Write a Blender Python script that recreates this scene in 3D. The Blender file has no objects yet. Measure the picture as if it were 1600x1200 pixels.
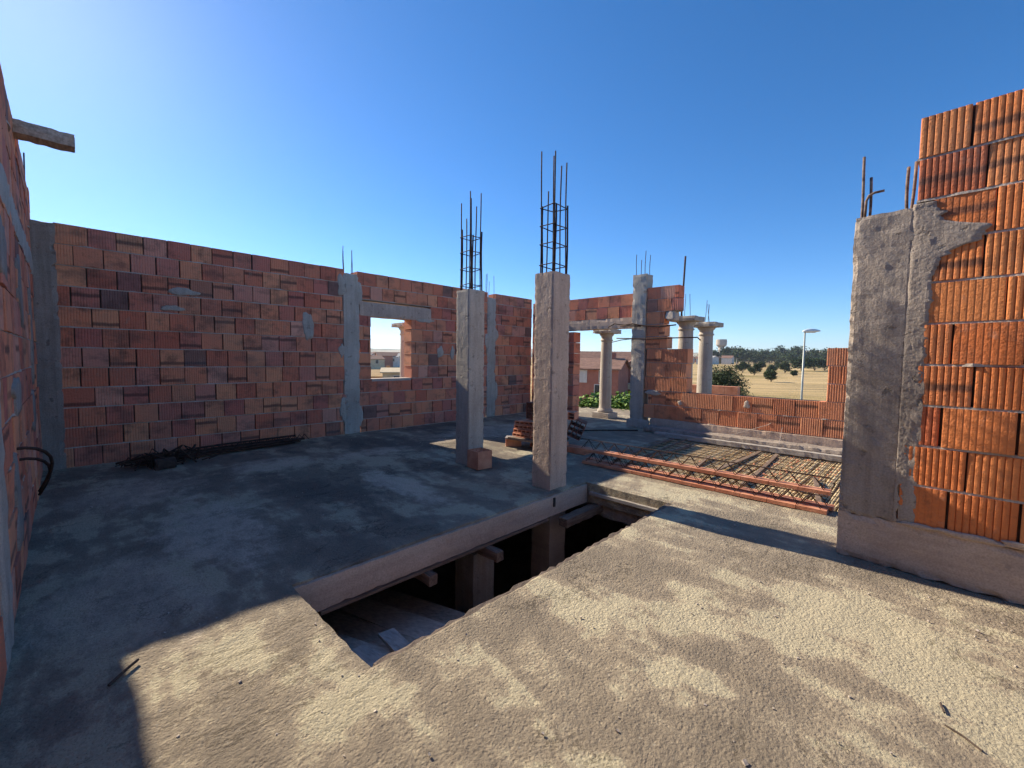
import bpy, bmesh, math, random
from mathutils import Vector, Matrix, noise
random.seed(7)
R = math.radians
sc = bpy.context.scene
col = sc.collection

# ------------------------------------------------------------------ camera, sky, sun, exposure
yaw, pit, rol, fpx = 0.76601, -0.05977, 0.01239, 671.46
Fv = Vector((math.cos(yaw)*math.cos(pit), math.sin(yaw)*math.cos(pit), math.sin(pit)))
r0 = Vector((math.sin(yaw), -math.cos(yaw), 0)); u0 = r0.cross(Fv)
rv = math.cos(rol)*r0 + math.sin(rol)*u0; uv_ = -math.sin(rol)*r0 + math.cos(rol)*u0
cam_d = bpy.data.cameras.new("camera"); cam = bpy.data.objects.new("camera", cam_d); col.objects.link(cam)
cam.matrix_world = Matrix(((rv.x, uv_.x, -Fv.x, 0), (rv.y, uv_.y, -Fv.y, 0), (rv.z, uv_.z, -Fv.z, 1.5), (0, 0, 0, 1)))
cam_d.sensor_width = 36; cam_d.lens = fpx/1600*36; cam_d.clip_start = 0.05; cam_d.clip_end = 20000
sc.camera = cam

SUN = Vector((-0.12, 1.66, 1.0)).normalized()
el = math.asin(SUN.z); az = math.atan2(SUN.x, SUN.y)
w = bpy.data.worlds.new("World"); sc.world = w; w.use_nodes = True
nt = w.node_tree; nt.nodes.clear()
sky = nt.nodes.new('ShaderNodeTexSky'); sky.sky_type = 'NISHITA'; sky.sun_disc = False
sky.sun_elevation = el; sky.sun_rotation = az; sky.altitude = 200
sky.air_density = 0.75; sky.dust_density = 0.14; sky.ozone_density = 4.5
bg = nt.nodes.new('ShaderNodeBackground'); bg.inputs[1].default_value = 0.11
wo = nt.nodes.new('ShaderNodeOutputWorld')
hs = nt.nodes.new('ShaderNodeHueSaturation'); hs.inputs['Saturation'].default_value = 1.24; hs.inputs['Value'].default_value = 0.86
nt.links.new(sky.outputs[0], hs.inputs['Color']); nt.links.new(hs.outputs[0], bg.inputs[0]); nt.links.new(bg.outputs[0], wo.inputs[0])
sd = bpy.data.lights.new("sun", 'SUN'); sd.energy = 4.3; sd.angle = R(0.5); sd.color = (1.0, 0.89, 0.70)
so = bpy.data.objects.new("sun", sd); col.objects.link(so)
so.rotation_euler = SUN.to_track_quat('Z', 'Y').to_euler(); so.location = (0, 0, 30)
sc.view_settings.view_transform = 'Standard'; sc.view_settings.look = 'None'
sc.view_settings.exposure = 1.08; sc.view_settings.gamma = 1.0
sc.cycles.max_bounces = 8; sc.cycles.diffuse_bounces = 7

# ------------------------------------------------------------------ materials
class NT:
    def __init__(s, name, rough=0.9):
        s.m = bpy.data.materials.new(name); s.m.use_nodes = True; s.t = s.m.node_tree
        s.b = s.t.nodes['Principled BSDF']; s.b.inputs['Roughness'].default_value = rough
        s.b.inputs['Specular IOR Level'].default_value = 0.25
    def n(s, ty, **k):
        nd = s.t.nodes.new(ty)
        for a, v in k.items(): setattr(nd, a, v)
        return nd
    def put(s, inp, v):
        if hasattr(v, 'is_output') or isinstance(v, bpy.types.NodeSocket): s.t.links.new(v, inp)
        else: inp.default_value = v
    def coord(s, sx=1, sy=1, sz=1, which='Object'):
        c = s.n('ShaderNodeTexCoord'); mp = s.n('ShaderNodeMapping'); s.t.links.new(c.outputs[which], mp.inputs[0])
        mp.inputs['Scale'].default_value = (sx, sy, sz); return mp.outputs[0]
    def noise(s, scale, vec=None, detail=5, rough=0.55, dist=0):
        nd = s.n('ShaderNodeTexNoise'); nd.inputs['Scale'].default_value = scale
        nd.inputs['Detail'].default_value = detail; nd.inputs['Roughness'].default_value = rough
        nd.inputs['Distortion'].default_value = dist
        s.t.links.new(vec if vec is not None else s.coord(), nd.inputs['Vector']); return nd.outputs['Fac']
    def voro(s, scale, vec=None, feature='F1'):
        nd = s.n('ShaderNodeTexVoronoi', feature=feature); nd.inputs['Scale'].default_value = scale
        s.t.links.new(vec if vec is not None else s.coord(), nd.inputs['Vector']); return nd.outputs['Distance']
    def ramp(s, fac, stops):
        nd = s.n('ShaderNodeValToRGB'); s.put(nd.inputs[0], fac); e = nd.color_ramp.elements
        while len(e) < len(stops): e.new(0.5)
        for i, (p, c) in enumerate(stops):
            e[i].position = p; e[i].color = (c, c, c, 1) if not isinstance(c, tuple) else (*c, 1)
        return nd.outputs[0]
    def math(s, op, a, b=0.0, clamp=False):
        nd = s.n('ShaderNodeMath', operation=op, use_clamp=clamp); s.put(nd.inputs[0], a); s.put(nd.inputs[1], b); return nd.outputs[0]
    def mix(s, fac, a, b, mode='MIX'):
        nd = s.n('ShaderNodeMix', data_type='RGBA', blend_type=mode)
        s.put(nd.inputs[0], fac); s.put(nd.inputs[6], (*a, 1) if isinstance(a, tuple) else a); s.put(nd.inputs[7], (*b, 1) if isinstance(b, tuple) else b)
        return nd.outputs[2]
    def attr(s, name):
        nd = s.n('ShaderNodeAttribute'); nd.attribute_name = name; return nd.outputs['Fac']
    def color(s, c): s.put(s.b.inputs['Base Color'], (*c, 1) if isinstance(c, tuple) else c)
    def bump(s, h, dist=0.01, strength=1.0, prev=None):
        nd = s.n('ShaderNodeBump'); nd.inputs['Strength'].default_value = strength; nd.inputs['Distance'].default_value = dist
        s.put(nd.inputs['Height'], h)
        if prev is not None: s.t.links.new(prev, nd.inputs['Normal'])
        s.t.links.new(nd.outputs[0], s.b.inputs['Normal']); return nd.outputs[0]

def mk_floor():
    k = NT('weathered_slab', 0.95)
    big = k.noise(0.55, k.coord(1, 1, 1), 6, 0.6, 0.6)
    streak = k.noise(1.0, k.coord(2.6, 0.9, 1), 9, 0.68, 0.3)
    mid = k.noise(3.5, None, 8, 0.65)
    grain = k.noise(70, None, 4, 0.7)
    m = k.math('ADD', k.math('MULTIPLY', big, 0.5), k.math('MULTIPLY', streak, 0.5))
    m = k.math('ADD', m, k.math('MULTIPLY', k.math('SUBTRACT', mid, 0.5), 0.28))
    c = k.ramp(m, [(0.43, (0.29, 0.235, 0.175)), (0.49, (0.37, 0.30, 0.22)), (0.515, (0.47, 0.385, 0.275)), (0.535, (0.60, 0.52, 0.36))])
    # stains plus painted shade at the slab's back, broken by pale dusty scuffs
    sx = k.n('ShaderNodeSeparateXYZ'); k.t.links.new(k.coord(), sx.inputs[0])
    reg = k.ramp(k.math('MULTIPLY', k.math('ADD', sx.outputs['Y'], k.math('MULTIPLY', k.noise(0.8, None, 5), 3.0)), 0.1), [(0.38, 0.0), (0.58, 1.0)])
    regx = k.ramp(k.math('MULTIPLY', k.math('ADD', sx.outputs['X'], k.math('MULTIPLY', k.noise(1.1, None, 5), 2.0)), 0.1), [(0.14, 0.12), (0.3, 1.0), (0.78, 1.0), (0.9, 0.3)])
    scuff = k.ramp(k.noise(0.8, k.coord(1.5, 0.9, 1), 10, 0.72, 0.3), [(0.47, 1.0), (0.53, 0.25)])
    stain_shade = k.math('MULTIPLY', k.math('MULTIPLY', reg, regx), scuff)
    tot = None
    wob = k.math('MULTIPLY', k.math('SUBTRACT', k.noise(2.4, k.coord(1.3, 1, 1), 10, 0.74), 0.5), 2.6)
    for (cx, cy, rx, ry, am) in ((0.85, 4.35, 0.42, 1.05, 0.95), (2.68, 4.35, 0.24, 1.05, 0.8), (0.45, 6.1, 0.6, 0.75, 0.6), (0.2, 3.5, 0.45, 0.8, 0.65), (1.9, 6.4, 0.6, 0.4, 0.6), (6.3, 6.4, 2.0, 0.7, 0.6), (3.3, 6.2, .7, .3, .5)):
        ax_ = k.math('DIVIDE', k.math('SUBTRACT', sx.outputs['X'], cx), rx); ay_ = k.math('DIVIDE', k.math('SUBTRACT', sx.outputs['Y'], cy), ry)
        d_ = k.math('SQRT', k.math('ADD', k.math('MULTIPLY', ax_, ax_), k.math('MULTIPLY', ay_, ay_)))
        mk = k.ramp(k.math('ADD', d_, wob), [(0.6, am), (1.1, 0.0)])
        stain_shade = k.math('MULTIPLY', stain_shade, k.math('SUBTRACT', 1.0, mk)); tot = mk if tot is None else k.math('MAXIMUM', tot, mk)
    c = k.mix(k.math('MULTIPLY', stain_shade, 0.68), c, (0.125, 0.10, 0.082))
    c = k.mix(k.math('MULTIPLY', k.math('MULTIPLY', tot, k.ramp(k.noise(6, k.coord(1.4, 0.8, 1), 9, 0.75), [(0.36, 0.25), (0.56, 1.0)])), 0.9), c, (0.74, 0.61, 0.47))  # dusty patches, lightened to lift the shaded part of the slab
    c = k.mix(k.ramp(grain, [(0.3, 0.35), (0.7, 0.0)]), c, (0.10, 0.085, 0.07))
    pale = k.ramp(k.noise(38, None, 3), [(0.66, 0.0), (0.74, 0.5)])
    c = k.mix(pale, c, (0.55, 0.5, 0.42))
    cn = k.noise(1.15, k.coord(1, 1.6, 1), 9, 0.72, 0.4)
    cr = k.ramp(k.math('ABSOLUTE', k.math('SUBTRACT', cn, 0.5)), [(0.0012, 1.0), (0.0045, 0.0)])
    cr = k.math('MULTIPLY', cr, k.ramp(k.noise(0.9, None, 3), [(0.5, 0.0), (0.58, 1.0)]))
    c = k.mix(k.math('MULTIPLY', cr, 0.75), c, (0.07, 0.055, 0.04))
    cn2 = k.noise(2.6, k.coord(0.55, 2.6, 1), 6, 0.7, 0.3)
    cr2 = k.ramp(k.math('ABSOLUTE', k.math('SUBTRACT', cn2, 0.5)), [(0.002, 1.0), (0.010, 0.0)])
    e1 = k.math('DIVIDE', k.math('SUBTRACT', sx.outputs['X'], 0.75), 0.6); e2 = k.math('DIVIDE', k.math('SUBTRACT', sx.outputs['Y'], 2.15), 0.55)
    em = k.ramp(k.math('ADD', k.math('MULTIPLY', e1, e1), k.math('MULTIPLY', e2, e2)), [(0.6, 1.0), (1.0, 0.0)])
    cr2 = k.math('MULTIPLY', cr2, em); c = k.mix(k.math('MULTIPLY', cr2, 0.6), c, (0.10, 0.075, 0.055)); cr = k.math('MAXIMUM', cr, cr2)
    spk = k.ramp(k.noise(120, None, 2, 0.5), [(0.30, 0.6), (0.37, 0.0)])
    c = k.mix(spk, c, (0.09, 0.07, 0.055))
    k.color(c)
    h = k.math('ADD', k.math('MULTIPLY', k.noise(42, None, 7, 0.75), 1.3), k.math('MULTIPLY', k.noise(9, k.coord(1, 1.8, 1), 8, 0.72), 0.8))
    h = k.math('ADD', h, k.math('MULTIPLY', k.ramp(k.voro(55), [(0.0, 0.0), (0.5, 1.0)]), 0.35))
    h = k.math('SUBTRACT', h, k.math('MULTIPLY', cr, 0.5))
    k.bump(h, 0.015, 0.95)
    return k.m

def mk_conc(name, light, dark, grain_axis=(14, 14, 1.2), pit_amt=1.0, bd=0.012):
    k = NT(name, 0.92)
    a = k.noise(1.6, None, 7, 0.65, 0.4)
    b = k.noise(1.0, k.coord(*grain_axis), 6, 0.65)
    f = k.noise(90, None, 3)
    c = k.ramp(k.math('ADD', k.math('MULTIPLY', a, 0.55), k.math('MULTIPLY', b, 0.45)), [(0.34, dark), (0.5, tuple((x+y)/2 for x, y in zip(light, dark))), (0.66, light)])
    c = k.mix(k.ramp(f, [(0.35, 0.3), (0.6, 0.0)]), c, tuple(x*0.5 for x in dark))
    pit = k.ramp(k.noise(11, None, 5, 0.6), [(0.30, 0.0), (0.38, 1.0)])
    c = k.mix(k.math('MULTIPLY', k.math('SUBTRACT', 1.0, pit), 0.5*pit_amt), c, tuple(x*0.45 for x in dark))
    k.color(c)
    h = k.math('ADD', k.math('MULTIPLY', b, 0.5), k.math('MULTIPLY', k.noise(35, None, 6, 0.7), 0.7))
    h = k.math('ADD', h, k.math('MULTIPLY', pit, 0.5*pit_amt))
    k.bump(h, bd, 0.9)
    return k.m

def mk_brick(name, tones, band=0.5, gray=0.04, stain=0.35):
    k = NT(name, 0.88)
    r = k.attr('rnd')
    def hsh(mul, add): return k.math('FRACT', k.math('ADD', k.math('MULTIPLY', r, mul), add))
    c = k.ramp(r, tones)
    uvn = k.n('ShaderNodeUVMap'); uvn.uv_map = 'UVMap'; sp = k.n('ShaderNodeSeparateXYZ'); k.t.links.new(uvn.outputs[0], sp.inputs[0])
    v = sp.outputs['Y']
    r2 = hsh(37.7, 0.13); r3 = hsh(91.3, 0.57); r4 = hsh(53.1, 0.31)
    wob = k.math('MULTIPLY', k.math('SUBTRACT', k.noise(9, None, 3), 0.5), 0.12)
    d = k.math('ABSOLUTE', k.math('SUBTRACT', k.math('ADD', v, wob), k.math('ADD', 0.12, k.math('MULTIPLY', r3, 0.7))))
    bandm = k.math('MULTIPLY', k.ramp(d, [(0.05, 1.0), (0.13, 0.0)]), k.ramp(r2, [(1-band-0.02, 0.0), (1-band, 1.0)]))
    c = k.mix(k.math('MULTIPLY', bandm, 0.72), c, (0.07, 0.045, 0.04))
    graym = k.ramp(r4, [(1-gray-0.005, 0.0), (1-gray, 1.0)])
    c = k.mix(k.math('MULTIPLY', graym, 0.75), c, (0.13, 0.105, 0.105))
    n1 = k.ramp(k.noise(1.3, None, 7, 0.65), [(0.45, 0.0), (0.68, 1.0)])
    c = k.mix(k.math('MULTIPLY', n1, stain), c, (0.30, 0.20, 0.16))
    n2 = k.ramp(k.noise(12, k.coord(1, 1, 0.6), 6, 0.7), [(0.58, 0.0), (0.75, 0.5)])
    c = k.mix(n2, c, (0.42, 0.30, 0.23))
    n4 = k.ramp(k.noise(2.6, k.coord(1, 1, 1.8), 5, 0.6), [(0.52, 0.0), (0.66, 0.5)])
    c = k.mix(k.math('MULTIPLY', n4, 1.0 if gray > 0 else 0.35), c, (0.14, 0.085, 0.07))
    n3 = k.ramp(k.noise(4.5, None, 6, 0.7), [(0.3, 0.55), (0.46, 0.0)])
    c = k.mix(n3, c, (0.12, 0.06, 0.045))
    k.color(c)
    k.bump(k.math('ADD', k.noise(60, None, 5, 0.65), k.math('MULTIPLY', k.noise(14, k.coord(1, 1, 3), 5), 0.9)), 0.009, 0.9)
    return k.m

def mk_simple(name, c1, c2, scale=6, rough=0.85, bd=0.004, stretch=(1, 1, 1), metal=0.0, contrast=(0.35, 0.65)):
    k = NT(name, rough); k.b.inputs['Metallic'].default_value = metal
    a = k.noise(scale, k.coord(*stretch), 7, 0.62)
    k.color(k.ramp(a, [(contrast[0], c1), (contrast[1], c2)]))
    if bd: k.bump(k.noise(scale*5, k.coord(*stretch), 5), bd, 0.7)
    return k.m

def mk_leaf(name, c1, c2, c3):
    k = NT(name, 0.7)
    c = k.ramp(k.attr('rnd'), [(0.0, c1), (0.5, c2), (1.0, c3)])
    k.color(k.mix(k.math('MULTIPLY', k.noise(0.9, None, 3), 0.5), c, c1))
    return k.m

M = {}
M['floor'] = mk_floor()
M['conc'] = mk_conc('board_marked_concrete', (0.68, 0.52, 0.41), (0.42, 0.31, 0.245))
M['conc_pale'] = mk_conc('pale_concrete', (0.60, 0.53, 0.45), (0.36, 0.31, 0.26))
M['conc_rough'] = mk_conc('rough_cast_concrete', (0.46, 0.385, 0.325), (0.23, 0.185, 0.155), (16, 16, 0.8), 1.0, 0.016)
M['conc_brown'] = mk_conc('formwork_stained_concrete', (0.66, 0.51, 0.40), (0.40, 0.295, 0.23), (1.2, 1.2, 12), 0.5)
M['mortar'] = mk_conc('mortar', (0.64, 0.55, 0.47), (0.38, 0.32, 0.27), (3, 3, 3), 0.6, 0.01)
M['joint'] = mk_simple('open_joint', (0.05, 0.035, 0.03), (0.10, 0.07, 0.055), 8, 0.95, 0.006)
M['brick_red'] = mk_brick('red_hollow_brick', [(0.0, (0.62, 0.18, 0.11)), (0.3, (0.76, 0.27, 0.15)), (0.6, (0.84, 0.36, 0.19)), (0.8, (0.60, 0.19, 0.14)), (1.0, (0.78, 0.38, 0.26))], 0.20, 0.025)
M['brick_or'] = mk_brick('orange_hollow_brick', [(0.0, (0.60, 0.17, 0.055)), (0.35, (0.70, 0.225, 0.075)), (0.7, (0.74, 0.28, 0.10)), (1.0, (0.54, 0.14, 0.06))], 0.30, 0.0, 0.25)
M['brick_par'] = mk_brick('ribbed_orange_brick', [(0.0, (0.66, 0.24, 0.12)), (0.35, (0.76, 0.30, 0.15)), (0.7, (0.82, 0.36, 0.19)), (1.0, (0.60, 0.22, 0.12))], 0.22, 0.0, 0.25)
M['terracotta'] = mk_simple('terracotta', (0.50, 0.18, 0.10), (0.70, 0.33, 0.20), 5)
M['rebar'] = mk_simple('rusted_steel', (0.025, 0.017, 0.015), (0.09, 0.045, 0.03), 30, 0.8, 0.001)
M['rebar_pale'] = mk_simple('mortar_coated_steel', (0.10, 0.06, 0.045), (0.30, 0.22, 0.17), 25, 0.85, 0.001)
M['wood'] = mk_simple('weathered_timber', (0.13, 0.085, 0.06), (0.27, 0.19, 0.14), 3, 0.85, 0.004, (2, 14, 14))
M['wood_y'] = mk_simple('weathered_board', (0.13, 0.085, 0.06), (0.29, 0.20, 0.15), 3, 0.85, 0.004, (14, 2, 14))
M['board'] = mk_simple('formwork_board', (0.48, 0.37, 0.29), (0.72, 0.59, 0.48), 3, 0.85, 0.004, (14, 2, 14))
M['wood_y2'] = mk_simple('brown_board', (0.32, 0.23, 0.17), (0.58, 0.44, 0.34), 3, 0.85, 0.004, (14, 2, 14))
M['wood_pale'] = mk_simple('pale_board', (0.30, 0.26, 0.23), (0.50, 0.45, 0.40), 3, 0.85, 0.004, (14, 2, 14))
M['reed'] = mk_simple('dry_reed', (0.38, 0.27, 0.14), (0.76, 0.60, 0.37), 4, 0.8, 0.002, (1, 18, 6))
M['black_plastic'] = mk_simple('dark_slot', (0.03, 0.028, 0.026), (0.05, 0.045, 0.04), 5)
M['edge_dark'] = mk_conc('dark_concrete', (0.20, 0.155, 0.13), (0.08, 0.06, 0.05), (6, 6, 6), 1.0, 0.02)  # dark brown tone for the near rim of the stair opening

# ------------------------------------------------------------------ object helpers
def link(name, me, mat=None, parent=None):
    o = bpy.data.objects.new(name, me); col.objects.link(o)
    if mat is not None and me is not None: me.materials.append(mat)
    if parent is not None: o.parent = parent
    return o
def tag(o, label=None, cat=None, group=None, kind=None):
    if label: o['label'] = label
    if cat: o['category'] = cat
    if group: o['group'] = group
    if kind: o['kind'] = kind
    return o
def thing(name, label, cat, group=None, loc=(0, 0, 0)):
    o = link(name, None); o.location = loc; o.empty_display_size = 0.2
    return tag(o, label, cat, group)

class MB:
    def __init__(s): s.v = []; s.f = []; s.r = []; s.uv = []; s.mi = []
    def face(s, pts, rnd=0.5, uvs=None, mi=0):
        i = len(s.v); s.v += [tuple(p) for p in pts]; s.f.append(tuple(range(i, i+len(pts)))); s.r.append(rnd); s.mi.append(mi)
        s.uv += uvs if uvs else [(0, 0.5)]*len(pts)
    def mesh(s, vs, fs, rnd=0.5, mi=0):
        i = len(s.v); s.v += [tuple(p) for p in vs]
        for f in fs:
            s.f.append(tuple(i+j for j in f)); s.r.append(rnd); s.mi.append(mi); s.uv += [(0, 0.5)]*len(f)
    def box(s, a, b, rnd=0.5, mi=0):
        x0, y0, z0 = a; x1, y1, z1 = b
        s.mesh([(x0, y0, z0), (x1, y0, z0), (x1, y1, z0), (x0, y1, z0), (x0, y0, z1), (x1, y0, z1), (x1, y1, z1), (x0, y1, z1)],
               [(0, 3, 2, 1), (4, 5, 6, 7), (0, 1, 5, 4), (1, 2, 6, 5), (2, 3, 7, 6), (3, 0, 4, 7)], rnd, mi)
    def obox(s, c, ax, ay, az, rnd=0.5, mi=0):
        c = Vector(c); ax = Vector(ax); ay = Vector(ay); az = Vector(az)
        vs = [c+i*ax+j*ay+k*az for k in (-1, 1) for i, j in ((-1, -1), (1, -1), (1, 1), (-1, 1))]
        s.mesh(vs, [(0, 3, 2, 1), (4, 5, 6, 7), (0, 1, 5, 4), (1, 2, 6, 5), (2, 3, 7, 6), (3, 0, 4, 7)], rnd, mi)
    def tube(s, pts, rad, n=6, rnd=0.5, cap=True):
        pts = [Vector(p) for p in pts]; rings = []; vs = []
        rads = rad if isinstance(rad, (list, tuple)) else [rad]*len(pts)
        up = Vector((0.13, 0.31, 0.94)) if abs((pts[-1]-pts[0]).normalized().z) < 0.9 else Vector((1, 0.2, 0))
        for i, p in enumerate(pts):
            d = (pts[min(i+1, len(pts)-1)]-pts[max(i-1, 0)]).normalized()
            a = d.cross(up).normalized(); b = d.cross(a)
            for j in range(n):
                t = 2*math.pi*j/n; vs.append(p+rads[i]*(math.cos(t)*a+math.sin(t)*b))
        fs = [(i*n+j, i*n+(j+1) % n, (i+1)*n+(j+1) % n, (i+1)*n+j) for i in range(len(pts)-1) for j in range(n)]
        if cap: fs += [tuple(reversed(range(n))), tuple((len(pts)-1)*n+j for j in range(n))]
        s.mesh(vs, fs, rnd)
    def build(s, name, mat, parent=None, smooth=False, mats=None):
        me = bpy.data.meshes.new(name); me.from_pydata(s.v, [], s.f)
        at = me.attributes.new('rnd', 'FLOAT', 'FACE'); at.data.foreach_set('value', s.r)
        ul = me.uv_layers.new(name='UVMap'); ul.data.foreach_set('uv', [c for p in s.uv for c in p])
        if smooth: me.polygons.foreach_set('use_smooth', [True]*len(me.polygons))
        o = link(name, me, mat, parent)
        if mats:
            for m_ in mats: me.materials.append(m_)
            me.polygons.foreach_set('material_index', s.mi)
        me.update(); return o

def rough_box(name, a, b, mat, parent=None, seg=0.06, amp=0.006, edge=0.012, freq=7.0, smooth=False):
    """closed box with every face gridded and the surface worn by position-based noise; edges chip inwards"""
    bm = bmesh.new(); a = Vector(a); b = Vector(b); c = (a+b)/2; h = (b-a)/2
    n = [max(1, min(70, int(round((b[i]-a[i])/seg)))) for i in range(3)]
    idx = {}
    def vert(i, j, k):
        key = (i, j, k)
        if key not in idx: idx[key] = bm.verts.new((a.x+(b.x-a.x)*i/n[0], a.y+(b.y-a.y)*j/n[1], a.z+(b.z-a.z)*k/n[2]))
        return idx[key]
    for i in range(n[0]):
        for j in range(n[1]):
            bm.faces.new((vert(i, j, 0), vert(i, j+1, 0), vert(i+1, j+1, 0), vert(i+1, j, 0)))
            bm.faces.new((vert(i, j, n[2]), vert(i+1, j, n[2]), vert(i+1, j+1, n[2]), vert(i, j+1, n[2])))
    for i in range(n[0]):
        for k in range(n[2]):
            bm.faces.new((vert(i, 0, k), vert(i+1, 0, k), vert(i+1, 0, k+1), vert(i, 0, k+1)))
            bm.faces.new((vert(i, n[1], k), vert(i, n[1], k+1), vert(i+1, n[1], k+1), vert(i+1, n[1], k)))
    for j in range(n[1]):
        for k in range(n[2]):
            bm.faces.new((vert(0, j, k), vert(0, j, k+1), vert(0, j+1, k+1), vert(0, j+1, k)))
            bm.faces.new((vert(n[0], j, k), vert(n[0], j+1, k), vert(n[0], j+1, k+1), vert(n[0], j, k+1)))
    for key, v in idx.items():
        p = v.co.copy(); ext = sum(1 for q in range(3) if key[q] in (0, n[q]))
        d = noise.noise_vector(p*freq)*amp + noise.noise_vector(p*freq*3.1+Vector((5, 2, 1)))*amp*0.5
        if ext >= 2:
            e = abs(noise.noise(p*freq*2.3+Vector((9, 3, 7))))**1.5*edge*2.2+edge*0.15
            for q in range(3):
                if key[q] in (0, n[q]): d[q] += e*(1 if key[q] == 0 else -1)
        v.co = p+d
    me = bpy.data.meshes.new(name); bm.to_mesh(me); bm.free()
    if smooth: me.polygons.foreach_set('use_smooth', [True]*len(me.polygons))
    return link(name, me, mat, parent)

def blob_patch(name, origin, u, n, mat, parent, ru, rz, th=0.012, seed=0, spikes=0.5):
    """an irregular smear of mortar with thickness, lying on a wall face"""
    rnd = random.Random(seed); mb = MB(); o = Vector(origin); u = Vector(u); n = Vector(n); K = 40
    def ring(s, out):
        pts = []
        for i in range(K):
            t = 2*math.pi*i/K
            q = 1+0.55*spikes*noise.noise(Vector((math.cos(t)*1.2+seed*3.1, math.sin(t)*1.2, 0.4)))+spikes*0.22*noise.noise(Vector((math.cos(t)*3.5, math.sin(t)*3.5, seed*1.3)))+0.06*noise.noise(Vector((math.cos(t)*14, math.sin(t)*14, seed)))
            pts.append(o+u*(ru*s*q*math.cos(t))+Vector((0, 0, rz*s*q*math.sin(t)))+n*(out+(0.0015*rnd.random() if out > 0 else 0)))
        return pts
    rs = [ring(1, -0.01), ring(0.97, th*0.7), ring(0.7, th), ring(0.35, th*1.1)]
    vs = [p for r_ in rs for p in r_]+[o+n*th*1.1]
    fs = [(r_*K+i, r_*K+(i+1) % K, (r_+1)*K+(i+1) % K, (r_+1)*K+i) for r_ in range(3) for i in range(K)]
    fs += [(3*K+i, 3*K+(i+1) % K, 4*K) for i in range(K)]
    mb.mesh(vs, fs); return mb.build(name, mat, parent, True)

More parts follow.
